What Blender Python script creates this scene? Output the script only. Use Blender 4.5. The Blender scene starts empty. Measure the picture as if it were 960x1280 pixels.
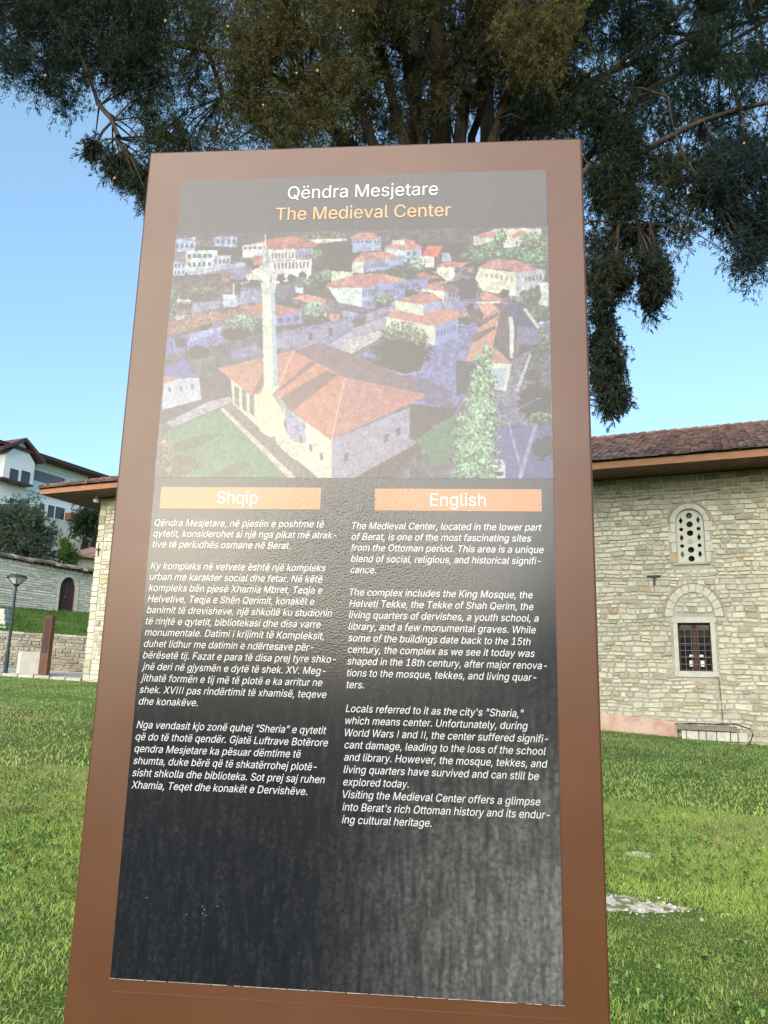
import bpy, math, random, os
import numpy as np
from mathutils import Matrix, Vector
R = math.radians
S = bpy.context.scene
C = S.collection
rng = np.random.default_rng(7)
random.seed(7)

# ------------------------------------------------------------------ camera
RT = np.array([0.99967085, 0.02565530, 0.0])
FW = np.array([-0.0053655, 0.20906935, 0.9778861])
UP = np.array([0.02508793, -0.97756423, 0.20913819])
FPX, EYE = 967.0, np.array([0, 0, 1.6])
cd = bpy.data.cameras.new('camera'); cam = bpy.data.objects.new('camera', cd); C.objects.link(cam)
cd.sensor_fit = 'VERTICAL'; cd.sensor_height = 36; cd.lens = FPX * 36 / 1280
cd.clip_start = 0.05; cd.clip_end = 6000
cols = []
for v in ((1, 0, 0), (0, -1, 0), (0, 0, -1)):
    v = np.array(v, float); cols.append((v @ RT, v @ FW, v @ UP))
m = Matrix.Identity(4)
for j, c in enumerate(cols):
    for i in range(3): m[i][j] = c[i]
m.translation = Vector(EYE); cam.matrix_world = m
S.camera = cam
# ------------------------------------------------------------------ sky and sun
SUN_AZ = (-0.40, -0.916); SUN_EL = 14.0
W = bpy.data.worlds.new('World'); S.world = W; W.use_nodes = True
nt = W.node_tree; bg = nt.nodes['Background']
sky = nt.nodes.new('ShaderNodeTexSky'); sky.sky_type = 'NISHITA'; sky.sun_disc = False
sky.sun_elevation = R(SUN_EL); sky.sun_rotation = math.atan2(SUN_AZ[0], SUN_AZ[1])
sky.air_density = 1.0; sky.dust_density = 1.0; sky.ozone_density = 1.5
hv = nt.nodes.new('ShaderNodeMix'); hv.data_type = 'RGBA'; hv.blend_type = 'MULTIPLY'; hv.inputs[0].default_value = 1; hv.inputs[7].default_value = (.90, 1.0, 1.06, 1)
nt.links.new(sky.outputs[0], hv.inputs[6]); hz = nt.nodes.new('ShaderNodeMix'); hz.data_type = 'RGBA'; hz.inputs[0].default_value = .42; hz.inputs[7].default_value = (.92, 1.55, 2.10, 1)   # thin even haze over the whole sky
nt.links.new(hv.outputs[2], hz.inputs[6]); nt.links.new(hz.outputs[2], bg.inputs[0]); bg.inputs[1].default_value = 0.15
sl = bpy.data.lights.new('sun', 'SUN'); sun = bpy.data.objects.new('sun', sl); C.objects.link(sun)
sl.energy = 2.0; sl.angle = R(60); sl.color = (1.0, 0.89, 0.76)
e = R(SUN_EL + 12); sd = Vector((SUN_AZ[0] * math.cos(e), SUN_AZ[1] * math.cos(e), math.sin(e)))
sun.rotation_euler = sd.to_track_quat('Z', 'Y').to_euler()
S.view_settings.view_transform = 'Standard'; S.view_settings.look = 'None'
S.view_settings.exposure = 1.42; S.view_settings.gamma = 1

# ------------------------------------------------------------------ helpers
def ray(px, py):
    d = np.array([(px - 480) / FPX, (py - 640) / FPX, 1.0]); return np.array([d @ RT, d @ FW, d @ UP])
def at(px, py, Y):
    r = ray(px, py); return r / r[1] * Y + EYE
def on_plane(px, py, P, n):
    r = ray(px, py); return r * (np.dot(P - EYE, n) / np.dot(r, n)) + EYE
def gz(x, y): return -0.0387 * x + 0.023 * y

def mat(name, col, rough=0.8, col2=None, scale=5.0, mix=(0.35, 0.65), bump=0.0, bscale=None, spec=0.3, attr=False,
        stretch=(1, 1, 1), metal=0.0, detail=5.0, bdist=0.02, obj=True):
    M = bpy.data.materials.new(name); M.use_nodes = True; t = M.node_tree; N = t.nodes; b = N['Principled BSDF']
    b.inputs['Roughness'].default_value = rough; b.inputs['Specular IOR Level'].default_value = spec
    b.inputs['Metallic'].default_value = metal
    b.inputs['Base Color'].default_value = (*col, 1)
    tc = N.new('ShaderNodeTexCoord'); mp = N.new('ShaderNodeMapping'); t.links.new(tc.outputs['Object'], mp.inputs[0])
    mp.inputs['Scale'].default_value = stretch
    out = None
    if col2:
        nz = N.new('ShaderNodeTexNoise'); nz.inputs['Scale'].default_value = scale; nz.inputs['Detail'].default_value = detail
        t.links.new(mp.outputs[0], nz.inputs['Vector'])
        rp = N.new('ShaderNodeValToRGB'); rp.color_ramp.elements[0].position = mix[0]; rp.color_ramp.elements[1].position = mix[1]
        rp.color_ramp.elements[0].color = (*col, 1); rp.color_ramp.elements[1].color = (*col2, 1)
        t.links.new(nz.outputs[0], rp.inputs[0]); out = rp.outputs[0]
    if attr:
        at_ = N.new('ShaderNodeAttribute'); at_.attribute_name = 'tint'
        if out is None: t.links.new(at_.outputs[0], b.inputs['Base Color'])
        else:
            mx = N.new('ShaderNodeMix'); mx.data_type = 'RGBA'; mx.blend_type = 'MULTIPLY'; mx.inputs[0].default_value = 1
            t.links.new(out, mx.inputs[6]); t.links.new(at_.outputs[0], mx.inputs[7]); out = mx.outputs[2]
    if out is not None: t.links.new(out, b.inputs['Base Color'])
    if bump:
        bz = N.new('ShaderNodeTexNoise'); bz.inputs['Scale'].default_value = bscale or scale * 4; bz.inputs['Detail'].default_value = 6
        t.links.new(mp.outputs[0], bz.inputs['Vector'])
        bp = N.new('ShaderNodeBump'); bp.inputs['Strength'].default_value = bump; bp.inputs['Distance'].default_value = bdist
        t.links.new(bz.outputs[0], bp.inputs['Height']); t.links.new(bp.outputs[0], b.inputs['Normal'])
    return M

def tag(o, label=None, cat=None, group=None, kind=None):
    if label: o['label'] = label
    if cat: o['category'] = cat
    if group: o['group'] = group
    if kind: o['kind'] = kind
    return o
def thing(name, label, cat, loc=(0, 0, 0), group=None):
    o = bpy.data.objects.new(name, None); C.objects.link(o); o.location = loc; o.empty_display_size = 0.2
    return tag(o, label, cat, group)
def link(name, me, M, parent=None, kind=None):
    o = bpy.data.objects.new(name, me); C.objects.link(o)
    if M and not me.materials: me.materials.append(M)
    if parent:
        o.parent = parent
        p = Vector((0, 0, 0)); q = parent
        while q: p += q.location; q = q.parent
        o.location = -p        # parts are modelled in world metres; the thing's Empty sits at its base
    if kind: o['kind'] = kind
    return o
def npmesh(name, V, F, tint=None, smooth=False):
    V = np.asarray(V, np.float32); F = np.asarray(F, np.int32); k = F.shape[1]
    me = bpy.data.meshes.new(name); me.vertices.add(len(V)); me.vertices.foreach_set('co', V.ravel())
    me.loops.add(F.size); me.loops.foreach_set('vertex_index', F.ravel())
    me.polygons.add(len(F)); me.polygons.foreach_set('loop_start', np.arange(0, F.size, k, dtype=np.int32))
    me.update(calc_edges=True)
    if tint is not None:
        a = me.color_attributes.new('tint', 'FLOAT_COLOR', 'POINT')
        c = np.ones((len(V), 4), np.float32); c[:, :3] = tint; a.data.foreach_set('color', c.ravel())
    if smooth: me.polygons.foreach_set('use_smooth', np.ones(len(F), bool))
    me.validate(); return me

class MB:
    def __init__(s): s.v = []; s.f = []; s.c = []
    def add(s, vs, fs, col=(1, 1, 1)):
        n = len(s.v); s.v += [tuple(map(float, p)) for p in vs]; s.f += [tuple(n + i for i in f) for f in fs]; s.c += [col] * len(vs); return s
    def hexa(s, p, col=(1, 1, 1)):   # 8 points: 4 of one face in order, 4 of the opposite
        return s.add(p, [(0, 1, 2, 3), (7, 6, 5, 4), (0, 4, 5, 1), (1, 5, 6, 2), (2, 6, 7, 3), (3, 7, 4, 0)], col)
    def box(s, a, b, col=(1, 1, 1)):
        x0, y0, z0 = a; x1, y1, z1 = b
        return s.hexa([(x0, y0, z0), (x1, y0, z0), (x1, y1, z0), (x0, y1, z0), (x0, y0, z1), (x1, y0, z1), (x1, y1, z1), (x0, y1, z1)], col)
    def tube(s, pts, rad, n=6, col=(1, 1, 1), cap=True):
        pts = [Vector(p) for p in pts]
        if not hasattr(rad, '__len__'): rad = [rad] * len(pts)
        vs = []; fs = []
        for i, p in enumerate(pts):
            t = (pts[min(i + 1, len(pts) - 1)] - pts[max(i - 1, 0)]).normalized()
            u = t.cross(Vector((0.31, 0.17, 0.94)) if abs(t.z) < 0.9 else Vector((0, 1, 0))).normalized(); w = t.cross(u)
            for k in range(n):
                a = 2 * math.pi * k / n; vs.append(p + (u * math.cos(a) + w * math.sin(a)) * rad[i])
        for i in range(len(pts) - 1):
            for k in range(n): fs.append((i * n + k, i * n + (k + 1) % n, (i + 1) * n + (k + 1) % n, (i + 1) * n + k))
        if cap: fs += [tuple(range(n)), tuple((len(pts) - 1) * n + k for k in range(n))]
        return s.add(vs, fs, col)
    def build(s, name, M, parent=None, kind=None, smooth=False, bevel=0, seg=2):
        me = bpy.data.meshes.new(name); me.from_pydata(s.v, [], s.f)
        a = me.color_attributes.new('tint', 'FLOAT_COLOR', 'POINT')
        c = np.ones((len(s.v), 4), np.float32); c[:, :3] = np.array(s.c, np.float32).reshape(-1, 3); a.data.foreach_set('color', c.ravel())
        if smooth: me.polygons.foreach_set('use_smooth', [True] * len(me.polygons))
        me.update(); o = link(name, me, M, parent, kind)
        if bevel:
            b = o.modifiers.new('bevel', 'BEVEL'); b.width = bevel; b.segments = seg; b.limit_method = 'ANGLE'; b.harden_normals = False
        return o

def outline_plate(loops, thick):
    """solid plate with holes: loops of 2-D points, returns verts/faces, x,y in plane, z = 0..thick"""
    cu = bpy.data.curves.new('o', 'CURVE'); cu.dimensions = '2D'; cu.fill_mode = 'BOTH'; cu.extrude = thick / 2
    for L in loops:
        sp = cu.splines.new('POLY'); sp.points.add(len(L) - 1)
        for i, (x, y) in enumerate(L): sp.points[i].co = (x, y, 0, 1)
        sp.use_cyclic_u = True
    o = bpy.data.objects.new('o', cu); C.objects.link(o); dg = bpy.context.evaluated_depsgraph_get()
    me = bpy.data.meshes.new_from_object(o.evaluated_get(dg))
    vs = [(v.co.x, v.co.y, v.co.z + thick / 2) for v in me.vertices]; fs = [tuple(p.vertices) for p in me.polygons]
    bpy.data.objects.remove(o); bpy.data.curves.remove(cu); bpy.data.meshes.remove(me)
    return vs, fs

def vnoise(shape, cells, seed=0):
    r = np.random.default_rng(seed); g = r.random((cells[0] + 2, cells[1] + 2))
    y = np.linspace(0, cells[0], shape[0]); x = np.linspace(0, cells[1], shape[1])
    yi = y.astype(int); xi = x.astype(int); fy = (y - yi)[:, None]; fx = (x - xi)[None]
    fy = fy * fy * (3 - 2 * fy); fx = fx * fx * (3 - 2 * fx)
    a = g[yi][:, xi]; b = g[yi][:, xi + 1]; c = g[yi + 1][:, xi]; d = g[yi + 1][:, xi + 1]
    return (a * (1 - fx) + b * fx) * (1 - fy) + (c * (1 - fx) + d * fx) * fy
def fnoise(x, y, seed=0):      # smooth pseudo-noise of world position, 0..1
    r = np.random.default_rng(seed); s = 0
    for k in range(9):
        a = r.random() * 6.28; f = 0.5 * 1.55 ** k; s = s + np.sin(f * (x * math.cos(a) + y * math.sin(a)) + r.random() * 6.28 + 1.3 * np.sin(f * .7 * (y * math.cos(a) - x * math.sin(a)))) / (1 + .25 * k)
    return 0.5 + s / 6.5

# ------------------------------------------------------------------ materials
M_ground = mat('lawn soil', (0.070, 0.120, 0.022), 0.95, (0.125, 0.17, 0.045), 1.3, (0.3, 0.7), 0.9, 28, spec=0.1, bdist=0.05)
M_blade = mat('grass blades', (0.9, 0.9, 0.9), 0.55, attr=True, spec=0.25)
M_path = mat('path paving', (0.30, 0.29, 0.25), 0.9, (0.5, 0.49, 0.44), 2.5, bump=0.5, bscale=9)
M_stone = mat('limestone', (0.80, 0.80, 0.80), 0.9, (1, 1, 1), 9, (0.3, 0.6), 0.7, 22, attr=True, spec=0.15, bdist=0.03)
M_mortar = mat('lime mortar', (0.36, 0.345, 0.28), 0.95, (0.46, 0.44, 0.37), 3, bump=0.6, bscale=30, spec=0.1)
M_smooth = mat('dressed stone', (0.50, 0.485, 0.41), 0.85, (0.58, 0.565, 0.49), 5, bump=0.25, bscale=25, spec=0.2)
M_brick = mat('brick edging', (0.33, 0.22, 0.15), 0.9, (0.42, 0.31, 0.23), 8, bump=0.4)
M_tile = mat('roof tiles', (0.85, 0.85, 0.85), 0.85, (1, 1, 1), 6, bump=0.3, attr=True, spec=0.2)
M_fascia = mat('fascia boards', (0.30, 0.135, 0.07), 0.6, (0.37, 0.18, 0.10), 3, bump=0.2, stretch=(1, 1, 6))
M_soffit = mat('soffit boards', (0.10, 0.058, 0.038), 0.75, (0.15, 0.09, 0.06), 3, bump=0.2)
M_wood = mat('red brown window wood', (0.07, 0.026, 0.020), 0.6, (0.10, 0.038, 0.03), 10)
M_glass = mat('dark window glass', (0.012, 0.02, 0.024), 0.05, spec=0.22)
M_grille = mat('iron grille', (0.17, 0.17, 0.165), 0.6)
M_paper = mat('white paper', (0.75, 0.75, 0.72), 0.8)
M_pink = mat('pink render', (0.50, 0.31, 0.24), 0.9, (0.60, 0.45, 0.36), 3, (0.35, 0.6), 0.4, 12)
M_plaster = mat('plaster lattice', (0.50, 0.50, 0.43), 0.85, (0.58, 0.57, 0.50), 8, bump=0.15)
M_iron = mat('dark iron', (0.035, 0.04, 0.045), 0.6, (0.06, 0.06, 0.06), 12)
M_rubber = mat('black hose', (0.02, 0.02, 0.022), 0.5)
M_lamp = mat('lamp paint', (0.025, 0.045, 0.055), 0.45, (0.035, 0.055, 0.065), 5)
M_frost = mat('frosted lamp glass', (0.55, 0.58, 0.60), 0.3)
M_white = mat('white wall paint', (0.78, 0.80, 0.81), 0.85, (0.84, 0.85, 0.86), 0.6)
M_bark = mat('cypress bark', (0.034, 0.027, 0.022), 0.95, (0.068, 0.053, 0.042), 9, bump=1.0, bscale=18, stretch=(1, 1, 0.2), bdist=0.05)
M_leaf = mat('foliage', (1, 1, 1), 0.7, attr=True, spec=0.15)
M_cone = mat('cypress cones', (0.30, 0.22, 0.10), 0.7, (0.40, 0.30, 0.15), 20)
M_door = mat('old door wood', (0.045, 0.025, 0.022), 0.7, (0.07, 0.04, 0.035), 4, stretch=(3, 3, 0.4), bump=0.4)
M_rust = mat('rust brown steel', (0.11, 0.052, 0.034), 0.6, (0.15, 0.075, 0.05), 3)
M_rock = mat('bare limestone', (0.20, 0.17, 0.09), 0.95, (0.62, 0.58, 0.48), 11, (.42, .55), bump=0.8, bscale=25)
for M_ in (M_leaf, M_blade):
    b_ = M_.node_tree.nodes['Principled BSDF']
    tr = M_.node_tree.nodes.new('ShaderNodeBsdfTranslucent'); ad = M_.node_tree.nodes.new('ShaderNodeMixShader'); ad.inputs[0].default_value = 0.3
    a_ = [n for n in M_.node_tree.nodes if n.type == 'ATTRIBUTE'][0]
    M_.node_tree.links.new(a_.outputs[0], tr.inputs[0])
    o_ = M_.node_tree.nodes['Material Output']
    M_.node_tree.links.new(b_.outputs[0], ad.inputs[1]); M_.node_tree.links.new(tr.outputs[0], ad.inputs[2]); M_.node_tree.links.new(ad.outputs[0], o_.inputs[0])

# ------------------------------------------------------------------ ground
def ground_z(x, y):
    r = np.hypot(x, y); f = np.clip((r - 46) / 50, 0, 1); f = f * f * (3 - 2 * f)
    base = gz(x, y) * (1 - f) + f * 0.5
    az = np.arctan2(x, y)
    hill = np.clip((r - 95) / 260, 0, 1) ** 1.3 * (24 + 9 * np.sin(2.3 * az + 1) + 6 * np.sin(5.1 * az) + 3 * np.sin(11 * az))
    return base + hill
rs = np.concatenate([np.linspace(0.0, 50, 26)[1:], np.geomspace(54, 4000, 46)]); NA = 160
az = np.linspace(0, 2 * math.pi, NA, endpoint=False)
V = [(0, 0, 0)]; F = []
rr, aa = np.meshgrid(rs, az, indexing='ij'); X = rr * np.sin(aa); Y = rr * np.cos(aa); Z = ground_z(X, Y)
V = np.concatenate([[(0, 0, 0)], np.stack([X, Y, Z], -1).reshape(-1, 3)])
i, j = np.meshgrid(np.arange(len(rs) - 1), np.arange(NA), indexing='ij'); j2 = (j + 1) % NA
F = np.stack([1 + i * NA + j, 1 + i * NA + j2, 1 + (i + 1) * NA + j2, 1 + (i + 1) * NA + j], -1).reshape(-1, 4)
F3 = np.array([(0, 1 + (k + 1) % NA, 1 + k, 0) for k in range(NA)])[:, :3]
me = bpy.data.meshes.new('ground'); me.from_pydata(V.tolist(), [], F.tolist() + F3.tolist()); me.polygons.foreach_set('use_smooth', [True] * len(me.polygons)); me.update()
tag(link('ground', me, M_ground), 'green lawn sloping gently up to the left', kind='structure')

def blades(n, r0, r1, hmin, hmax, wid, seed, halfang=0.62, zf=gz, yscale=1):
    r = np.random.default_rng(seed)
    rad = np.sqrt(r.random(n) * (r1 ** 2 - r0 ** 2) + r0 ** 2); a = (r.random(n) * 2 - 1) * halfang
    x = rad * np.sin(a); y = rad * np.cos(a)
    nz = fnoise(x * 1.6, y * 1.6, 3); nz2 = fnoise(x * .45, y * .45, 5); nz3 = fnoise(x * 6, y * 6, 8)
    h = (hmin + (hmax - hmin) * r.random(n) ** 1.5) * (0.45 + 0.9 * nz)
    keep = ~((((x - 1.86) / .52) ** 2 + ((y - 5.92) / .26) ** 2 < .6 + .8 * fnoise(x * 9, y * 9, 44)) & (r.random(n) < .55))
    x, y, h, nz, nz2, nz3 = [q[keep] for q in (x, y, h, nz, nz2, nz3)]; n = len(x)
    z = zf(x, y); t = r.random(n) * 6.283; dx = np.cos(t); dy = np.sin(t); lean = h * (0.25 + 0.8 * r.random(n)); w = wid * (0.6 + 0.8 * r.random(n))
    la = r.random(n) * 6.283; lx = np.cos(la) * lean; ly = np.sin(la) * lean
    b = np.stack([x, y, z - 0.01], -1); d = np.stack([dx * w, dy * w, 0 * w], -1)
    mid = b + np.stack([lx * .35, ly * .35, h * .62], -1); tip = b + np.stack([lx, ly, h], -1)
    V = np.stack([b - d, b + d, mid + d * .7, mid - d * .7, tip], 1).reshape(-1, 3)
    k = np.arange(n)[:, None] * 5
    F = np.concatenate([k + [0, 1, 2], k + [0, 2, 3], k + [3, 2, 4]])
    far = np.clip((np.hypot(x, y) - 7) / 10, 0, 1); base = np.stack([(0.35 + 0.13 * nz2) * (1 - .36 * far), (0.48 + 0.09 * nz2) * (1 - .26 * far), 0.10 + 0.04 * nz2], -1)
    v = (0.72 + 0.55 * r.random(n))[:, None] * (0.78 + 0.34 * nz3)[:, None]
    c = base * v
    yel = r.random(n) < (0.07 + 0.25 * (nz2 > .62) + .3 * (fnoise(x * .9, y * .9, 31) > .66)); c[yel] = np.array([0.40, 0.34, 0.16]) * (0.6 + 0.6 * r.random(yel.sum()))[:, None]
    dark = (nz < .36); c[dark] *= 0.8
    c = np.repeat(c, 5, 0)
    return npmesh('grass', V, F, c)
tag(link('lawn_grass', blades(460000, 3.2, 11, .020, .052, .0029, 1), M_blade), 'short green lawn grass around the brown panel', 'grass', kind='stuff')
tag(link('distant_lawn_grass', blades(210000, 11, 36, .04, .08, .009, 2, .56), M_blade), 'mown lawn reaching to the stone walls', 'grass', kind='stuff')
# broad-leaved weeds close by
def weeds(n, seed):
    r = np.random.default_rng(seed); rad = 3.4 + 7.5 * r.random(n) ** 1.2; a = (r.random(n) * 2 - 1) * .6
    cx = rad * np.sin(a); cy = rad * np.cos(a); ok = fnoise(cx * 2.2, cy * 2.2, 12) > .46; cx = cx[ok]; cy = cy[ok]; n = len(cx)
    L = 8; t = (np.arange(L)[None] * 0.785 + r.random((n, 1)) * 6 + r.random((n, L)) * .5); ln = .014 + .018 * r.random((n, L)); rise = .02 + .04 * r.random((n, L))
    ox = cx[:, None]; oy = cy[:, None]; z = gz(ox, oy) + .015
    c0 = np.stack([ox + 0 * t, oy + 0 * t, z + 0 * t], -1); dirv = np.stack([np.cos(t), np.sin(t), 0 * t], -1); sd_ = np.stack([-np.sin(t), np.cos(t), 0 * t], -1)
    up = np.zeros_like(dirv); up[..., 2] = 1
    m_ = c0 + dirv * (ln * .55)[..., None] + up * rise[..., None]; tp = c0 + dirv * ln[..., None] + up * (rise * .8)[..., None]; w = (ln * .28)[..., None]
    V = np.stack([c0, m_ + sd_ * w, tp, m_ - sd_ * w], 2).reshape(-1, 3); F = np.arange(n * L)[:, None] * 4 + [0, 1, 2, 3]
    g = (0.6 + .8 * r.random((n, L)))[..., None] * np.array([0.23, 0.37, 0.09]); g = np.repeat(g.reshape(-1, 3), 4, 0)
    return npmesh('weeds', V, F, g)
tag(link('lawn_weeds', weeds(3600, 4), M_blade), 'low broad-leaved weeds and clover growing through the lawn', 'weeds', kind='stuff')

_r9 = np.random.default_rng(91); n = 900; rad = 3.6 + 6 * _r9.random(n); a = (_r9.random(n) * 2 - 1) * .6; x = rad * np.sin(a); y = rad * np.cos(a); z = gz(x, y) + .02 + .02 * _r9.random(n); t = _r9.random(n) * 6.28; L_ = .03 + .06 * _r9.random(n)
d = np.stack([np.cos(t) * L_, np.sin(t) * L_, _r9.normal(0, .01, n)], -1); w = np.stack([-np.sin(t) * .003, np.cos(t) * .003, 0 * t], -1); p = np.stack([x, y, z], -1)
cc_ = np.repeat(np.array([.50, .42, .25]) * (.6 + .7 * _r9.random((n, 1))), 4, 0)
tag(link('dry_straw', npmesh('dry_straw', np.stack([p - w, p + w, p + d + w, p + d - w], 1).reshape(-1, 3), np.arange(n)[:, None] * 4 + [0, 1, 2, 3], cc_), M_blade), 'dry straw blades and clippings lying in the near lawn', 'straw', kind='stuff')
# flat rock patches breaking through the lawn at right
def rock(name, cx, cy, rx, ry, h, label, seed):
    r = np.random.default_rng(seed); n = 22; vs = []; fs = []
    for k, (f, z) in enumerate(((1.12, -.02), (1, .35), (.72, .85), (.35, 1.0))):
        for i in range(n):
            a = i / n * 6.283; q = f * (1 + .22 * math.sin(3 * a + seed) + .16 * math.sin(5 * a + 1) + .12 * math.sin(9 * a + 2) + .20 * (r.random() - .5))
            x = cx + rx * q * math.cos(a); y = cy + ry * q * math.sin(a); vs.append((x, y, gz(x, y) + h * z * (1 + 1.4 * (r.random() - .5))))
    vs.append((cx, cy, gz(cx, cy) + h))
    for k in range(3):
        for i in range(n): fs.append((k * n + i, k * n + (i + 1) % n, (k + 1) * n + (i + 1) % n, (k + 1) * n + i))
    for i in range(n): fs.append((3 * n + i, 3 * n + (i + 1) % n, 4 * n))
    return tag(MB().add(vs, fs).build(name, M_rock, smooth=True), label, 'stone')
rock('flat_stone', 1.80, 5.95, .30, .17, .010, 'pale flat limestone patch showing through the lawn right of the panel', 2)
rock('flat_stone', 2.38, 7.5, .18, .07, .02, 'small pale stone sliver in the grass beyond the larger flat stone', 5)

ch_ = MB(); _rc = random.Random(5)
for k in range(150):
    x = 1.86 + _rc.gauss(0, .24); y = 5.93 + _rc.gauss(0, .13); z = gz(x, y) + .008; q_ = _rc.uniform(.003, .011); g_ = _rc.uniform(.5, .95)
    ch_.hexa([(x + dx * q_ * _rc.uniform(.6, 1.2), y + dy * q_ * _rc.uniform(.6, 1.2), z + dz * q_) for dz in (-.6, .7) for dx, dy in ((-1, -1), (1, -1), (1, 1), (-1, 1))], (.55 * g_, .51 * g_, .42 * g_))
tag(ch_.build('stone_chips', M_rock), 'pale crumbled stone chips scattered in the worn patch right of the panel', 'gravel', kind='stuff')

# ------------------------------------------------------------------ stones
def stone_cols(n, r, warm=0.5):
    a = np.array([0.63, 0.61, 0.54]); out = []
    for _ in range(n):
        k = r.random(); c = a * (0.82 + 0.30 * r.random())
        if k < .20: c = np.array([0.45, 0.44, 0.37]) * (0.8 + .4 * r.random())
        elif k < .235: c = np.array([0.52, 0.43, 0.29]) * (0.8 + .35 * r.random())
        elif k < .36: c = np.array([0.67, 0.65, 0.56]) * (0.9 + .15 * r.random())
        out.append(tuple(c))
    return out
def courses(s0, s1, zlo, zhi, hr, lr, r, skip=None, warp=0.0):
    out = []; z = zlo(0) if callable(zlo) else zlo; g = 0.011
    while z < zhi - 0.04:
        h = min(r.uniform(*hr), zhi - z)
        if zhi - z - h < 0.06: h = zhi - z
        s = s0
        while s < s1 - 0.03:
            l = r.uniform(*lr) * (0.7 + 0.5 * r.random())
            if s1 - s - l < 0.12: l = s1 - s
            parts = [(z, z + h)]
            if h > .17 and r.random() < .25: q = z + h * r.uniform(.4, .6); parts = [(z, q), (q, z + h)]
            for (a, b) in parts:
                if skip is None: out.append([s + g, s + l - g, a + g * .8, b - g * .8])
                else:
                    q = skip(s, s + l, a, b)
                    if q: out.append([q[0] + g, q[1] - g, a + g * .8, b - g * .8])
            s += l
        z += h
    return out
def stone_geo(mb, st, P, r, col, proud=0.02, warp=0.0, ch=0.012):
    s0, s1, a, b = st; w = min(.02, (b - a) * .22)
    j = lambda q=.014: r.uniform(-q, q)
    def wz(s, z): return z + warp * (math.sin(s * 1.13 + z * 2.3) * .5 + .5 * math.sin(s * 3.37 + z * 5.1) + .4 * math.sin(s * 7.9 - z * 3.7)) * .6
    back = [(s0, a), (s1, a), (s1, b), (s0, b)]; c4 = [(s0 + w + j(), a + w * .7 + j(.005)), (s1 - w + j(), a + w * .7 + j(.005)), (s1 - w + j(), b - w * .7 + j(.005)), (s0 + w + j(), b - w * .7 + j(.005))]
    pr = proud * (0.5 + r.random())
    vs = [P(s, wz(s, z), -.02) for s, z in back] + [P(s, wz(s, z), pr + j(.004)) for s, z in c4]
    mb.add(vs, [(4, 5, 6, 7), (0, 1, 5, 4), (1, 2, 6, 5), (2, 3, 7, 6), (3, 0, 4, 7)], col)

# ------------------------------------------------------------------ mosque
P0 = np.array([8.81937598, 22.0, 0]); D = np.array([-0.91711655, 0.39861915, 0]); NN = np.array([-0.39861915, -0.91711655, 0])
def P(s, z, o=0.0): q = P0 + D * s + NN * o; return (q[0], q[1], z)
SR, SL = -11.0, 22.2                  # wall from right end to left corner
ZT, ZT2 = 7.66, 8.44                  # wall top under the eaves, main part and left part
SSTEP = 13.0
mosque = thing('mosque', 'cream rubble stone mosque with wide tiled eaves and small arched windows behind the panel', 'mosque', P(6, 0.0))
def arch(cx, z0, zs, hw, rz, n=18):
    return [(cx - hw, z0), (cx + hw, z0)] + [(cx + hw * math.cos(t), zs + rz * math.sin(t)) for t in np.linspace(0, math.pi, n)]
bays = [-0.02, -3.98, -7.9, 6.6]      # window bays along the wall
U = dict(cx=-.055, z0=5.05, zs=6.24, hw=.385, rz=.39)
Lw = (-.44, .42, 1.99, 3.33)
loops = [[(SR, -1.2), (SSTEP, -1.2), (SSTEP, ZT), (SR, ZT)]]
for b0 in bays:
    o = b0 + .02
    loops.append(arch(U['cx'] + o, U['z0'], U['zs'], U['hw'], U['rz'])); loops.append([(Lw[0] + o, Lw[2]), (Lw[1] + o, Lw[2]), (Lw[1] + o, Lw[3]), (Lw[0] + o, Lw[3])])
vs, fs = outline_plate(loops, .5)
mb = MB(); mb.add([P(x, y, z - .5) for x, y, z in vs], fs)
mb.hexa([P(SSTEP, -1.2, 0), P(SL, -1.2, 0), P(SL, ZT2, 0), P(SSTEP, ZT2, 0), P(SSTEP, -1.2, -.5), P(SL, -1.2, -.5), P(SL, ZT2, -.5), P(SSTEP, ZT2, -.5)])
DEPTH = 15.0
for (a, b, c, d_) in ((SL - .5, SL, -.503, -DEPTH), (SR, SR + .5, -.503, -DEPTH), (SR, SL, -DEPTH + .003, -DEPTH - .5)):
    mb.hexa([P(a, -1.2, c), P(b, -1.2, c), P(b, ZT, c), P(a, ZT, c), P(a, -1.2, d_), P(b, -1.2, d_), P(b, ZT, d_), P(a, ZT, d_)])
mb.hexa([P(SL - .5, ZT, -.503), P(SL, ZT, -.503), P(SL, ZT2, -.503), P(SL - .5, ZT2, -.503), P(SL - .5, ZT, -9), P(SL, ZT, -9), P(SL, ZT2, -9), P(SL - .5, ZT2, -9)])
mb.build('wall', M_mortar, mosque)

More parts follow.
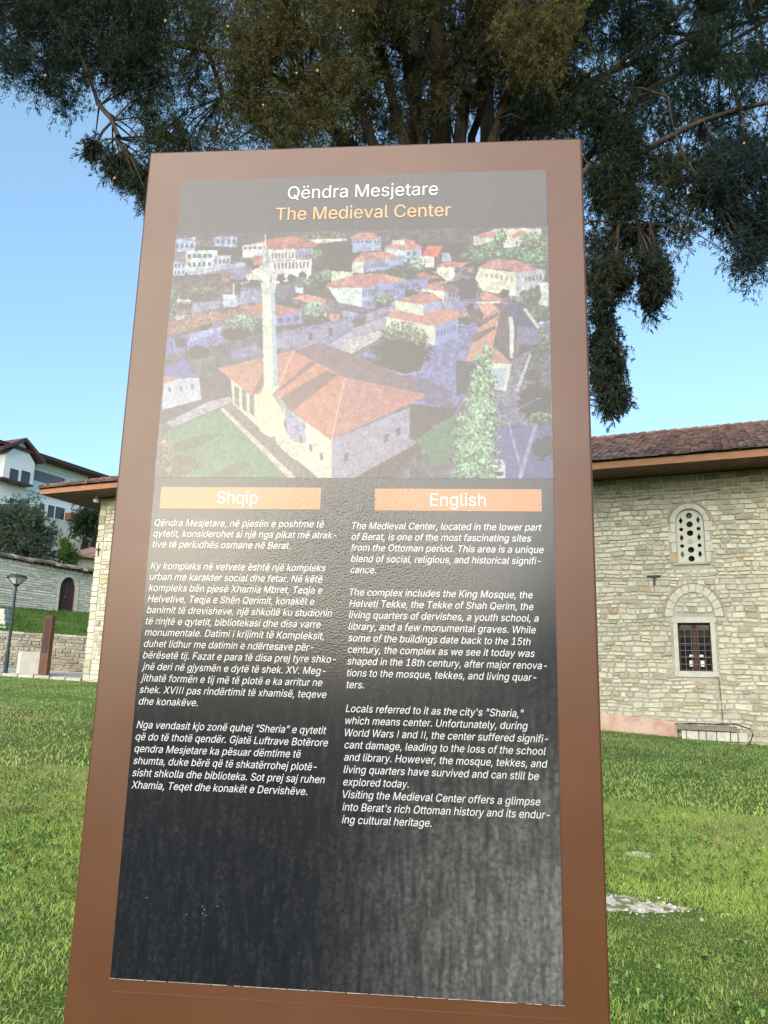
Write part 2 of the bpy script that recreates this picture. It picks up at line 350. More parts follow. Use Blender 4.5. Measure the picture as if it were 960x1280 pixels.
rs_ = random.Random(11); rn = np.random.default_rng(11)
def skip(s0, s1, a, b):
    for b0 in bays:
        o = b0 + .02; m_ = (s0 + s1) / 2
        for (x0, x1, z0, z1) in ((-.60 + o, .585 + o, 1.80, 3.51), (-.60 + o, .50 + o, 4.99, 6.24)):
            if s1 > x0 and s0 < x1 and b > z0 + .03 and a < z1 - .02:
                if s0 < x0 and s1 > x0: s1 = x0
                elif s1 > x1 and s0 < x1: s0 = x1
                else: return None
                if s1 - s0 < .07: return None
        for (cx, zs, rx, rz, rin) in ((-.03 + o, 3.5, .83, .98, .7), (-.055 + o, 6.22, .60, .63, 0)):
            f = lambda s, z: math.hypot((s - cx) / rx, (z - zs) / rz)
            zm = (a + b) / 2
            if b > zs and zm < zs + rz:
                hw = rx * math.sqrt(max(0, 1 - ((zm - zs) / rz) ** 2)) if zm > zs else rx
                x0, x1 = cx - hw, cx + hw
                if rin and abs(m_ - cx) < .57 * math.sqrt(max(0, 1 - ((zm - zs) / .7) ** 2)) and zm - zs < .62:
                    hi = .53 * math.sqrt(max(0, 1 - ((zm - zs) / .68) ** 2)); s0 = max(s0, cx - hi); s1 = min(s1, cx + hi)
                    return (s0, s1) if s1 - s0 > .07 else None
                if s1 > x0 and s0 < x1:
                    if s0 < x0: s1 = x0
                    elif s1 > x1: s0 = x1
                    else: return None
                    if s1 - s0 < .07: return None
    if s0 < 12 and s1 > .6 and b < .80 - .045 * min(s0, 12) * 0 and a < .7 and s0 > .6: return None   # behind the pink plinth
    return (s0, s1)
front = courses(SR, SSTEP, -.4, ZT, (.085, .175), (.15, .46), rs_, skip)
left = courses(SSTEP, SL - .35, .2, ZT2, (.14, .26), (.22, .6), rs_)
z = .6
while z < ZT2 - .1:                                     # quoins at the left corner
    h = rs_.uniform(.22, .32); h = min(h, ZT2 - z); l = rs_.choice((.35, .35, .35)); left.append([SL - l + .01, SL + .012, z + .01, z + h - .01]); z += h
allst = [(st, .02) for st in front + left]
def vis(st):
    s = (st[0] + st[1]) / 2
    if not (-1.15 < s < 3.25 or s > 21.2): return 0
    q = P(s, (st[2] + st[3]) / 2); return (st[1] - st[0]) * (st[3] - st[2]) / (q[0] ** 2 + q[1] ** 2)
order = sorted(range(len(allst)), key=lambda k: -vis(allst[k][0]))
big = set(order[:300]); cl = stone_cols(len(allst), rn); mb = MB()
def darken_top(st, c):      # main wall stones get darker towards the top
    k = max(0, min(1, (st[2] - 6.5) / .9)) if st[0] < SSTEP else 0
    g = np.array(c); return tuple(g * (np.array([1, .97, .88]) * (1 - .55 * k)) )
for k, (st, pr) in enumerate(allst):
    c = darken_top(st, cl[k])
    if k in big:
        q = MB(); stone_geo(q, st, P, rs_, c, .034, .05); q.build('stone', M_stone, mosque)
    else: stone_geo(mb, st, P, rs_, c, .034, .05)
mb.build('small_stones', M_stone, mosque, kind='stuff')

def ring(mb_or_parent, cx, zs, rix, riz, rox, roz, n, o0, o1, M, name, single=True, gap=.012):
    for k in range(n):
        t0 = math.pi * k / n + gap; t1 = math.pi * (k + 1) / n - gap; tm = (t0 + t1) / 2; pts = []
        for o in (o0, o1):
            L = [(cx + rx * math.cos(t), zs + rz * math.sin(t)) for (rx, rz, t) in ((rix, riz, t0), (rix, riz, tm), (rix, riz, t1), (rox, roz, t1), (rox, roz, tm), (rox, roz, t0))]
            pts += [P(x, z, o) for x, z in L]
        fs = [(0, 1, 4, 5), (1, 2, 3, 4), (6, 11, 10, 7), (7, 10, 9, 8)] + [(i, (i + 1) % 6, 6 + (i + 1) % 6, 6 + i) for i in range(6)]
        c = .88 + .2 * rs_.random()
        MB().add(pts, fs, (c, c, c)).build(name, M, mosque)
def wbox(s0, s1, z0, z1, o0, o1):
    return [P(s0, z0, o0), P(s1, z0, o0), P(s1, z1, o0), P(s0, z1, o0), P(s0, z0, o1), P(s1, z0, o1), P(s1, z1, o1), P(s0, z1, o1)]
for bi, b0 in enumerate(bays):
    o = b0 + .02; near = bi < 2
    # lower window: stone frame of four blocks, casement, grille
    x0, x1, z0, z1 = Lw[0] + o, Lw[1] + o, Lw[2], Lw[3]
    for blk in ((x0 - .14, x1 + .14, z0 - .16, z0), (x0 - .16, x1 + .16, z1, z1 + .15), (x0 - .12, x0, z0 + .004, z1 - .004), (x1, x1 + .12, z0 + .004, z1 - .004)):
        MB().hexa(wbox(*blk, -.10, .045)).build('frame_stone', M_smooth, mosque, bevel=.006)
    win = thing('window', None, None); win.parent = mosque; win.location = (0, 0, 0)
    wv = win.location = Vector((0, 0, 0)) - mosque.location
    MB().hexa(wbox(x0, x1, z0, z1, -.26, -.25)).build('pane', M_glass, win)
    wf = MB(); t = .05
    for q in ((x0, x1, z0, z0 + t), (x0, x1, z1 - t, z1), (x0, x0 + t, z0 + t, z1 - t), (x1 - t, x1, z0 + t, z1 - t), ((x0 + x1) / 2 - .05, (x0 + x1) / 2 + .05, z0 + t, z1 - t)):
        wf.hexa(wbox(*q, -.249, -.19))
    for side in (0, 1):
        a = x0 + t if side == 0 else (x0 + x1) / 2 + .05; b = (x0 + x1) / 2 - .05 if side == 0 else x1 - t
        for zz in (z0 + .40, z0 + .74, z0 + 1.02): 
            th = .065 if zz == z0 + .74 else .035
            wf.hexa(wbox(a, b, zz - th / 2, zz + th / 2, -.249, -.20))
    wf.build('casement', M_wood, win)
    gr = MB()
    for k in range(1, 4 + 1): s = x0 + (x1 - x0) * k / 5; gr.tube([P(s, z0, -.12), P(s, z1, -.12)], .009, 5)
    for k in range(1, 7): zz = z0 + (z1 - z0) * k / 7; gr.tube([P(x0, zz, -.105), P(x1, zz, -.105)], .009, 5)
    gr.build('grille', M_grille, win)
    if bi == 0:
        for (a, b) in ((.16, .13), (.50, .13), (.17, .40), (.48, .40)):
            hh = .17 if b < .3 else .06
            MB().hexa(wbox(x1 - a * (x1 - x0) * 1.0 - .22, x1 - a * (x1 - x0) - .12, z0 + b, z0 + b + hh, -.188, -.184)).build('paper_note', M_paper, win)
    # relieving arch
    ring(None, -.03 + o, 3.5, .56, .70, .77, .93, 11, -.02, .04, M_smooth, 'voussoir')
    ring(None, -.03 + o, 3.5, .775, .935, .805, .965, 11, -.02, .05, M_brick, 'edge_brick', gap=.004)
    # upper window
    ux = U['cx'] + o
    vs, fs = outline_plate([arch(ux, U['z0'], U['zs'], U['hw'] - .003, U['rz'] - .003, 24)] +
        [[(ux + px + (r_ if dia else r_) * (0 if False else 1) * math.cos(t) * (.055 / r_ if dia else 1), pz + (r_ * 1.15 if dia else r_) * math.sin(t)) for t in np.linspace(0, 2 * math.pi, 4 if dia else 14, endpoint=False)] for (px, pz, r_, dia) in
         [(0, z_, .088, 0) for z_ in (6.44, 6.18, 5.92, 5.43, 5.17)] + [(sx, z_, .095, 1) for sx in (-.235, .235) for z_ in (6.30, 5.79, 5.30)] + [(sx, z_, .056, 0) for sx in (-.235, .235) for z_ in (6.04, 5.55)]], .05)
    uw = thing('window', None, None); uw.parent = mosque; uw.location = Vector((0, 0, 0)) - mosque.location
    MB().add([P(x, y, z - .12) for x, y, z in vs], fs).build('lattice', M_plaster, uw)
    MB().add([P(ux + .085 * math.cos(t), 5.675 + .085 * math.sin(t), -.064) for t in np.linspace(0, 6.283, 14, endpoint=False)] + [P(ux + .085 * math.cos(t), 5.675 + .085 * math.sin(t), -.075) for t in np.linspace(0, 6.283, 14, endpoint=False)],
             [tuple(range(14))] + [(i, (i + 1) % 14, 14 + (i + 1) % 14, 14 + i) for i in range(14)]).build('roundel', M_mortar, uw)
    MB().add([P(x, y, -.2) for x, y in arch(ux, U['z0'], U['zs'], U['hw'] - .005, U['rz'] - .005)], [tuple(range(20))]).build('pane', M_glass, uw)
    ring(None, ux, 6.24, .39, .395, .53, .545, 7, -.02, .035, M_smooth, 'voussoir', gap=.008)
    ring(None, ux, 6.24, .535, .55, .575, .59, 9, -.02, .05, M_brick, 'edge_brick', gap=.004)
    z = 5.05; k = 0
    while z < 6.2:
        h = .30 if z + .3 < 6.2 else 6.236 - z
        for sg in (-1, 1):
            wd = .20 if (k + (sg > 0)) % 2 else .13
            a, b = sorted((ux + sg * .39, ux + sg * (.39 + wd)))
            c = (1, 1, 1)
            MB().hexa(wbox(a, b, z + .006, z + h - .006, -.15, .03), c).build('jamb_stone', M_smooth if not (z < 5.1 and sg > 0) else mat('ochre stone', (.42, .31, .17), .9, (.5, .38, .23), 6), mosque, bevel=.005)
        z += h; k += 1
    MB().hexa(wbox(ux - .5, ux + .5, 4.99, 5.045, -.2, .05)).build('sill', M_mortar, mosque)

# roof slopes with barrel tiles
def hip_roof(sa, sb, z_e, depth, pitch, parent, seed, off=1.45):
    """front slope is tiled; sa..sb are eave corners; ridge at half depth"""
    r = np.random.default_rng(seed); half = depth / 2 + off; rise = half * math.tan(R(pitch)); inset = half
    # deck (solid hip)
    c = [P(sa, z_e, off), P(sb, z_e, off), P(sb, z_e, -depth - off), P(sa, z_e, -depth - off), P(sa + inset, z_e + rise, off - half), P(sb - inset, z_e + rise, off - half)]
    MB().add(c, [(0, 1, 5, 4), (1, 2, 5), (2, 3, 4, 5), (3, 0, 4)], (.22, .13, .11)).build('roof_deck', M_tile, parent)
    w = .21; cl_ = .36; Vv = []; Ff = []; Tt = []
    nseg = 5
    n = int((sb - sa) / w)
    def strip(fpos, L):     # fpos(u, v, h): u across, v up the slope
        pass
    for side in ('front', 'endb'):
        a_, b_ = (sa, sb) if side == 'front' else (-depth - off, off)
        for k in range(int((b_ - a_) / w)):
            u = a_ + (k + .5) * w; lim = min(u - a_, b_ - u, half) 
            m_ = max(1, int(lim / cl_) + 1)
            for c_ in range(m_):
                v0 = c_ * cl_ - .06 + .02 * r.random(); v1 = min(v0 + cl_ + .05, lim + .1); 
                if v1 <= v0 + .05: continue
                jx = .03 * (r.random() - .5); sag = .03 * (r.random() - .5); col = np.array([0.42, 0.28, 0.25]) * (0.7 + .55 * r.random())
                if r.random() < .25: col = np.array([0.20, 0.17, 0.15]) * (.7 + .6 * r.random())
                for j, v in enumerate((v0, v1)):
                    for i in range(nseg + 1):
                        t = math.pi * i / nseg; du = .112 * math.cos(t) * (1 if j == 0 else .92); hh = .060 * math.sin(t) + (.045 if j == 0 else .012) + sag
                        zz = z_e + v * math.tan(R(pitch)) + hh
                        if side == 'front': Vv.append(P(u + du + jx, zz, off - v))
                        else: Vv.append(P(sb - v, zz, u + du))
                        Tt.append(col)
                b0_ = len(Vv) - 2 * (nseg + 1)
                for i in range(nseg): Ff.append((b0_ + i, b0_ + i + 1, b0_ + nseg + 2 + i, b0_ + nseg + 1 + i))
                Ff.append((b0_, b0_ + 1, b0_ + 2, b0_ + 3)); Ff.append((b0_, b0_ + 3, b0_ + 4, b0_ + 5))
    me_ = npmesh('roof_tiles', Vv, Ff, np.array(Tt)); link('roof_tiles', me_, M_tile, parent, 'stuff')
    # hip and ridge caps
    cap = MB()
    for (A, B) in ((c[0], c[4]), (c[1], c[5]), (c[4], c[5])):
        A = Vector(A); B = Vector(B); L = (B - A).length; q = int(L / .38)
        for k in range(q):
            g = .5 + .5 * r.random(); cap.tube([A.lerp(B, k / q) + Vector((0, 0, .07)), A.lerp(B, (k + 1.1) / q) + Vector((0, 0, .05))], [.11, .085], 7, (.26 * g, .15 * g, .12 * g))
    cap.build('ridge_tiles', M_tile, parent, kind='stuff')
def eaves(sa, sb, s_in0, s_in1, zb, off, parent, depth, ends=(True, True)):
    f = MB(); th = .20
    f.hexa(wbox(sa, sb, zb, zb + th, off - .04, off))
    if ends[1]: f.hexa(wbox(sb - .04, sb - .001, zb, zb + th, -depth, off - .042))
    if ends[0]: f.hexa(wbox(sa + .001, sa + .04, zb, zb + th, -depth, off - .042))
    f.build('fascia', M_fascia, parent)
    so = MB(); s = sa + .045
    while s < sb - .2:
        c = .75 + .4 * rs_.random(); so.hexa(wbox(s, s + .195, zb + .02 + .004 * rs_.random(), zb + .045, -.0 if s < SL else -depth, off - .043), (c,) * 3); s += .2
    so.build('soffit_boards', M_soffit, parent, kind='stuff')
hip_roof(SR - 1.4, SSTEP + .6, 7.88, DEPTH, 21, mosque, 5)
eaves(SR - 1.4, SSTEP + .6, SR, SSTEP, 7.66, 1.4, mosque, 8)
hip_roof(SSTEP, SL + 1.95, 8.67, 10.0, 20, mosque, 6)
eaves(SSTEP + .61, SL + 1.9, SSTEP, SL, 8.45, 1.4, mosque, 8, (False, True))
# small flood lamp under the left eaves
fl = thing('flood_lamp', 'small white flood lamp fixed under the left eaves of the mosque', 'lamp', P(22.0, 8.3, .5))
MB().hexa(wbox(21.93, 22.07, 8.18, 8.30, .42, .58)).build('housing', M_white, fl, bevel=.01)
MB().tube([P(22.0, 8.29, .5), P(22.0, 8.46, .5)], .02).build('bracket', M_white, fl)
# slit and holes in left strip
MB().hexa(wbox(22.02, 22.07, 6.1, 6.6, .045, .06)).build('iron_tie', M_iron, mosque)
MB().hexa(wbox(21.95, 22.15, 6.30, 6.35, .045, .06)).build('iron_tie', M_iron, mosque)
# T-shaped iron bracket on the wall
br = thing('wall_bracket', 'dark T-shaped iron bracket on the mosque wall left of the arch', 'bracket', P(.98, 4.5))
MB().hexa(wbox(.80, 1.18, 4.66, 4.70, .02, .10)).build('crossbar', M_iron, br)
MB().hexa(wbox(.955, 1.005, 4.42, 4.659, .02, .09)).build('stem', M_iron, br)
# cable from the sill to the ground
tag(MB().tube([P(-.50, 1.86, .06), P(-.58, 1.80, .06), P(-.60, 1.2, .055), P(-.61, .62, .055)], .008, 5).build('wall_cable', M_rubber), 'thin dark cable running down the wall below the barred window', 'cable')
# pink plinth
pl = MB(); pts = [(x, .78 - .085 * (2.6 - x) if x < 2.6 else .78 + .05 * (x - 2.6)) for x in (.56, 2.6, 6, 12)]
for (a, za), (b, zb) in zip(pts[:-1], pts[1:]):
    pl.hexa([P(a, -.5, .0), P(b, -.5, 0), P(b, zb, 0), P(a, za, 0), P(a, -.5, .14), P(b, -.5, .14), P(b, zb - .02, .12), P(a, za - .02, .12)])
pl.build('plinth', M_pink, mosque, bevel=.01)
# stone trough by the wall
tr = thing('stone_bench', 'low stone bench of white blocks with a dark weathered slab against the mosque wall', 'bench', P(-.3, .1, .3))
for row in range(2):
    s = -1.2
    while s < .42:
        l = rs_.uniform(.18, .34); l = min(l, .45 - s); c = .85 + .3 * rs_.random()
        MB().hexa(wbox(s + .008, s + l - .008, -.1 + row * .26, -.1 + row * .26 + .24, .03, .42 + .02 * rs_.random()), (.6 * c, .58 * c, .5 * c)).build('block', M_stone, tr, bevel=.015); s += l
sl_ = MB(); nn = 9
for k in range(nn):
    a = -.95 + 1.5 * k / nn; h0 = .44 + .02 * rs_.random(); sl_.hexa(wbox(a, a + 1.5 / nn, .425, h0 + .10 + .03 * math.sin(k), .05 + .02 * rs_.random(), .46 + .03 * rs_.random()), (.26, .23, .19))
sl_.build('slab', M_stone, tr)
tag(MB().tube([P(.6, .55, .3), P(.2, .59, .5), P(-.4, .60, .45), P(-.9, .62, .4), P(-1.25, .52, .45), P(-1.32, .38, .5), P(-1.22, .15, .55), P(-1.15, gz(9.9, 21.1) + .02, .6)], .018, 6).build('hose', M_rubber, smooth=True), 'black hose draped over the end of the stone bench', 'hose')

# ------------------------------------------------------------------ info panel
PA = R(5.0); PT = np.array([math.cos(PA), -math.sin(PA), 0]); PN = np.array([-math.sin(PA), -math.cos(PA), 0]); PB = np.array([0, 1.15, 0])
def Q(u, z, o=0.0): q = PB + PT * u + PN * o; return (q[0], q[1], z)
UL, UR_, ZB, ZTOP = -.3641, .2550, 1.1835, 2.4251; PW = UR_ - UL; PH = ZTOP - ZB
def Qp(u, v, o=0.0): return Q(UL + u * PW, ZTOP - v * PH, o)
def gloss_mat(name, base, base2=None, rough=.19, attr=False, streak=True, spec=.60, bub=True):
    M = bpy.data.materials.new(name); M.use_nodes = True; t = M.node_tree; N = t.nodes; b = N['Principled BSDF']
    b.inputs['Roughness'].default_value = rough; b.inputs['Specular IOR Level'].default_value = spec
    b.inputs['Coat Weight'].default_value = 0.0
    b.inputs['Base Color'].default_value = (*base, 1)
    tc = N.new('ShaderNodeTexCoord')
    if attr:
        a = N.new('ShaderNodeAttribute'); a.attribute_name = 'tint'; t.links.new(a.outputs[0], b.inputs['Base Color'])
    elif base2:
        mp = N.new('ShaderNodeMapping'); mp.inputs['Scale'].default_value = (80, 80, 14); t.links.new(tc.outputs['Object'], mp.inputs[0])
        n1 = N.new('ShaderNodeTexNoise'); n1.inputs['Scale'].default_value = 1.6; n1.inputs['Detail'].default_value = 4; t.links.new(mp.outputs[0], n1.inputs['Vector'])
        n2 = N.new('ShaderNodeTexNoise'); n2.inputs['Scale'].default_value = 150; n2.inputs['Detail'].default_value = 3; t.links.new(tc.outputs['Object'], n2.inputs['Vector'])
        # bleached corner: lower right of the print, worn in mottled streaks
        sp = N.new('ShaderNodeSeparateXYZ'); t.links.new(tc.outputs['Object'], sp.inputs[0])
        def mr(sock, a0, a1):
            m_ = N.new('ShaderNodeMapRange'); m_.interpolation_type = 'SMOOTHSTEP'; m_.inputs[1].default_value = a0; m_.inputs[2].default_value = a1; t.links.new(sock, m_.inputs[0]); return m_.outputs[0]
        def op(k, a_, b_=None, v=None):
            m_ = N.new('ShaderNodeMath'); m_.operation = k; t.links.new(a_, m_.inputs[0])
            if b_ is not None: t.links.new(b_, m_.inputs[1])
            else: m_.inputs[1].default_value = v
            return m_.outputs[0]
        mx = mr(sp.outputs[0], -.14, .29); mz = mr(sp.outputs[2], 1.66, 1.26)
        wear = op('MULTIPLY', mx, mz)
        tex = op('MULTIPLY', mr(n1.outputs[0], .05, .88), mr(n2.outputs[0], 0, .9))
        wm = op('MULTIPLY', wear, op('ADD', op('MULTIPLY', tex, None, 1.15), None, .16))
        base_w = op('MULTIPLY', op('MULTIPLY', mr(n1.outputs[0], .3, .75), mr(n2.outputs[0], .3, .7)), None, .09)
        tot = op('ADD', wm, base_w)
        mc = N.new('ShaderNodeMix'); mc.data_type = 'RGBA'; mc.clamp_factor = True; t.links.new(tot, mc.inputs[0]); mc.inputs[6].default_value = (*base, 1); mc.inputs[7].default_value = (*base2, 1)
        t.links.new(mc.outputs[2], b.inputs['Base Color'])
    if bub:
        nb = N.new('ShaderNodeTexNoise'); nb.inputs['Scale'].default_value = 420; nb.inputs['Detail'].default_value = 1.5; t.links.new(tc.outputs['Object'], nb.inputs['Vector'])
        # blisters only in a patch in the middle of the laminate
        vd = N.new('ShaderNodeVectorMath'); vd.operation = 'DISTANCE'; vd.inputs[1].default_value = Q(-.06, 1.83); t.links.new(tc.outputs['Object'], vd.inputs[0])
        mk = N.new('ShaderNodeMapRange'); mk.inputs[1].default_value = .27; mk.inputs[2].default_value = .04; mk.inputs[3].default_value = .01; mk.inputs[4].default_value = .17; t.links.new(vd.outputs['Value'], mk.inputs[0])
        bp = N.new('ShaderNodeBump'); bp.inputs['Distance'].default_value = .004; t.links.new(mk.outputs[0], bp.inputs['Strength']); t.links.new(nb.outputs[0], bp.inputs['Height']); t.links.new(bp.outputs[0], b.inputs['Normal'])
    return M
M_print = gloss_mat('printed laminate', (0.006, 0.0062, 0.013), (0.175, 0.17, 0.168))
M_ink_w = gloss_mat('white ink', (0.58, 0.59, 0.62)); M_ink_o = gloss_mat('orange ink', (0.36, 0.155, 0.06)); M_ink_t = gloss_mat('title ink', (0.70, 0.30, 0.105)); M_photo = gloss_mat('photo print', (.5, .5, .5), attr=True)
M_panel = mat('brown powder coat', (0.088, 0.032, 0.0135), 0.33, (0.104, 0.040, 0.018), 7, (.2, .8), bump=.04, bscale=420, spec=.5, bdist=.001)
_t = M_panel.node_tree; _n = _t.nodes.new('ShaderNodeTexNoise'); _n.inputs['Scale'].default_value = 5; _n.inputs['Detail'].default_value = 8; _n.inputs['Roughness'].default_value = .65
_r = _t.nodes.new('ShaderNodeMapRange'); _r.inputs[1].default_value = .35; _r.inputs[2].default_value = .7; _r.inputs[3].default_value = .31; _r.inputs[4].default_value = .40
_c = _t.nodes.new('ShaderNodeTexCoord'); _t.links.new(_c.outputs['Object'], _n.inputs['Vector']); _t.links.new(_n.outputs[0], _r.inputs[0]); _t.links.new(_r.outputs[0], _t.nodes['Principled BSDF'].inputs['Roughness'])
panel = thing('info_panel', 'tall brown metal information panel with a printed black text board and aerial photograph', 'information panel', Q(-.056, 0, -.06))
U0, U1 = -.4258, .3139; ZTT = 2.4848
def qbox(u0, u1, z0, z1, o0, o1): return [Q(u0, z0, o0), Q(u1, z0, o0), Q(u1, z1, o0), Q(u0, z1, o0), Q(u0, z0, o1), Q(u1, z0, o1), Q(u1, z1, o1), Q(u0, z1, o1)]
pb = MB().hexa(qbox(U0, U1, -.12, ZTT, -.135, -.002)).build('body', M_panel, panel, bevel=.004, seg=4, smooth=False)
pb.data.polygons.foreach_set('use_smooth', [True] * len(pb.data.polygons))
wn = pb.modifiers.new('wn', 'WEIGHTED_NORMAL'); wn.keep_sharp = False
MB().hexa(qbox(UL + .001, UR_ - .001, ZB + .001, ZTOP, -.0019, -.0002)).build('print_board', M_print, panel)
MB().hexa(qbox(UL + .002, UR_, ZB - .0165, ZB - .0148, -.0019, -.0012)).build('seam', mat('seam line', (.12, .045, .025), .5), panel)  # thin brown strip marking the seam below the print
sv = MB(); 
for k in range(60):
    u = UL + (k + .2 * rs_.random()) / 60 * PW; w_ = PW / 60 * (.75 + .3 * rs_.random())
    if rs_.random() < .93: sv.hexa(qbox(u, min(u + w_, UR_), ZB + .0006 - .0005 * rs_.random(), ZB + .001, -.0019, .0))
sv.build('torn_edge', mat('worn edge', (.38, .36, .33), .8), panel, kind='stuff')
def qrect(u0, u1, v0, v1, o, name, M):
    return MB().add([Qp(u0, v1, o), Qp(u1, v1, o), Qp(u1, v0, o), Qp(u0, v0, o)], [(0, 1, 2, 3)]).build(name, M, panel)
qrect(.0205, .4295, .4362, .4640, .0002, 'heading_bar', M_ink_o); qrect(.565, .9705, .4370, .4645, .0002, 'heading_bar', M_ink_o)
_fp = os.path.join(bpy.utils.system_resource('DATAFILES', path='fonts') or '', 'Inter.woff2')   # Blender's own bundled sans-serif
try: FONT = bpy.data.fonts.load(_fp)
except Exception: FONT = None
from mathutils.geometry import delaunay_2d_cdt
def text(body, u0, u1, vbase, M, name='text_line', shear=0.0, size=.0118, off=.0005):
    """a line of lettering as one flat mesh: glyph outlines triangulated and filled by winding number"""
    cu = bpy.data.curves.new(name, 'FONT'); cu.body = body.replace('I', '|'); cu.size = 20.0; cu.offset = -.17; cu.resolution_u = 3; cu.fill_mode = 'NONE'
    if FONT: cu.font = FONT
    o = bpy.data.objects.new(name, cu); C.objects.link(o); dg = bpy.context.evaluated_depsgraph_get()
    me = bpy.data.meshes.new_from_object(o.evaluated_get(dg)); bpy.data.objects.remove(o); bpy.data.curves.remove(cu)
    co = np.array([v.co[:2] for v in me.vertices]); ed = np.array([e_.vertices[:] for e_ in me.edges]); bpy.data.meshes.remove(me)
    if 'I' in body:      # a plain upright bar for the capital I: trim the bar glyph to cap height
        co[np.abs(co[:, 1] - co[:, 1].max()) < .03, 1] = 10.17; co[np.abs(co[:, 1] + 3.28) < .02, 1] = 0
    vo, _, fo, *_r = delaunay_2d_cdt([Vector(c) for c in co], ed.tolist(), [], 0, 1e-4)
    vo = np.array([v[:] for v in vo]); fo = np.array([f for f in fo if len(f) == 3]); ce = vo[fo].mean(1)
    A, B = co[ed[:, 0]], co[ed[:, 1]]; px, py = ce[:, 0:1], ce[:, 1:2]
    side = (B[:, 0] - A[:, 0]) * (py - A[:, 1]) - (px - A[:, 0]) * (B[:, 1] - A[:, 1])
    wn_ = ((A[:, 1] <= py) & (B[:, 1] > py) & (side > 0)).sum(1) - ((A[:, 1] > py) & (B[:, 1] <= py) & (side < 0)).sum(1)
    fo = fo[wn_ != 0]; co = vo; co[:, 0] += shear * co[:, 1]
    x0, x1 = co[:, 0].min(), co[:, 0].max(); fx = (u1 - u0) * PW / (x1 - x0)
    W_ = np.array([Q(UL + u0 * PW + (x - x0) * fx, ZTOP - vbase * PH + y / 20 * size, off) for x, y in co])
    return link(name, npmesh(name, W_, fo), M, panel)
LEFT = ["Qëndra Mesjetare, në pjesën e poshtme të", "qytetit, konsiderohet si një nga pikat më atrak-", "tive të periudhës osmane në Berat.", None,
 "Ky kompleks në vetvete është një kompleks", "urban me karakter social dhe fetar. Në këtë", "kompleks bën pjesë Xhamia Mbret, Teqja e", "Helvetive, Teqja e Shën Qerimit, konakët e",
 "banimit të drevisheve, një shkollë ku studionin", "të rinjtë e qytetit, bibliotekasi dhe disa varre", "monumentale. Datimi i krijimit të Kompleksit,", "duhet lidhur me datimin e ndërtesave për-",
 "bërësetë tij. Fazat e para të disa prej tyre shko-", "jnë deri në gjysmën e dytë të shek. XV. Meg-", "jithatë formën e tij më të plotë e ka arritur ne", "shek. XVIII pas rindërtimit të xhamisë, teqeve",
 "dhe konakëve.", None, "Nga vendasit kjo zonë quhej “Sheria” e qytetit", "që do të thotë qendër. Gjatë Luftrave Botërore", "qendra Mesjetare ka pësuar dëmtime të",
 "shumta, duke bërë që të shkatërrohej plotë-", "sisht shkolla dhe biblioteka. Sot prej saj ruhen", "Xhamia, Teqet dhe konakët e Dervishëve."]
LW = [0.4407, 0.4735, 0.3596, 0.4492, 0.4425, 0.4436, 0.4253, 0.4692, 0.4432, 0.452, 0.4282, 0.483, 0.4593, 0.4528, 0.4634, 0.1559, 0.4668, 0.4716, 0.4091, 0.4478, 0.4675, 0.4279]
RIGHT = ["The Medieval Center, located in the lower part", "of Berat, is one of the most fascinating sites", "from the Ottoman period. This area is a unique", "blend of social, religious, and historical signifi-", "cance.", None,
 "The complex includes the King Mosque, the", "Helveti Tekke, the Tekke of Shah Qerim, the", "living quarters of dervishes, a youth school, a", "library, and a few monumental graves. While", "some of the buildings date back to the 15th",
 "century, the complex as we see it today was", "shaped in the 18th century, after major renova-", "tions to the mosque, tekkes, and living quar-", "ters.", None,
 "Locals referred to it as the city's \"Sharia,\"", "which means center. Unfortunately, during", "World Wars I and II, the center suffered signifi-", "cant damage, leading to the loss of the school", "and library. However, the mosque, tekkes, and",
 "living quarters have survived and can still be", "explored today.", "Visiting the Medieval Center offers a glimpse", "into Berat's rich Ottoman history and its endur-", "ing cultural heritage."]
RW = [0.9691, 0.944, 0.973, 0.9657, 0.5723, 0.9455, 0.947, 0.9587, 0.9516, 0.939, 0.9483, 0.9758, 0.9512, 0.5514, 0.9212, 0.9299, 0.9752, 0.9696, 0.9732, 0.9531, 0.6604, 0.9557, 0.9762, 0.7132]
for lines, ws, u0, v0 in ((LEFT, LW, .0115, .4865), (RIGHT, RW, .5105, .4880)):
    k = 0
    for i, ln in enumerate(lines):
        if ln is None: continue
        text(ln, u0, ws[k], v0 + .01355 * i, M_ink_w, shear=.21, size=.0203); k += 1
text('Qëndra Mesjetare', .3033, .7108, .0330, M_ink_w, 'heading', size=.0455)
text('The Medieval Center', .2736, .7454, .0650, M_ink_t, 'heading', size=.0455)
text('Shqip', .1669, .2709, .4570, M_ink_w, 'heading', size=.0375); text('English', .7016, .8357, .4582, M_ink_w, 'heading', size=.0375)

# ---- the printed aerial photograph: a fine coloured mesh, flat print on the board
NXp, NYp = 600, 390; PV0, PV1 = .0832, .4236
HI = np.array([[394.4380020738233, -108.62210268972895, 208.66708440701433], [-20.546852981431165, 692.6569893058534, 207.74784614971463], [-0.03621470461904021, -0.18361339173134777, 0.9192382572996224]])
gu, gv = np.meshgrid(np.linspace(0, 1, NXp), np.linspace(PV0, PV1, NYp))
q = np.stack([gu, gv, np.ones_like(gu)], -1) @ HI.T; AX = (q[..., 0] / q[..., 2] - 200) * 3.84; AY = (q[..., 1] / q[..., 2] - 280) * 3.84
img = np.zeros((NYp, NXp, 3)); n_f = vnoise((NYp, NXp), (150, 230), 1); n_m = vnoise((NYp, NXp), (50, 76), 2); n_c = vnoise((NYp, NXp), (16, 24), 3); n_x = vnoise((NYp, NXp), (NYp // 2, NXp // 2), 4)
SYS = dict(A=(1, 0), B=(1, 921.6), a=(.52, 0), b=(.52, 460.8), c=(.52, 921.6), d=(.52, 1382.4))
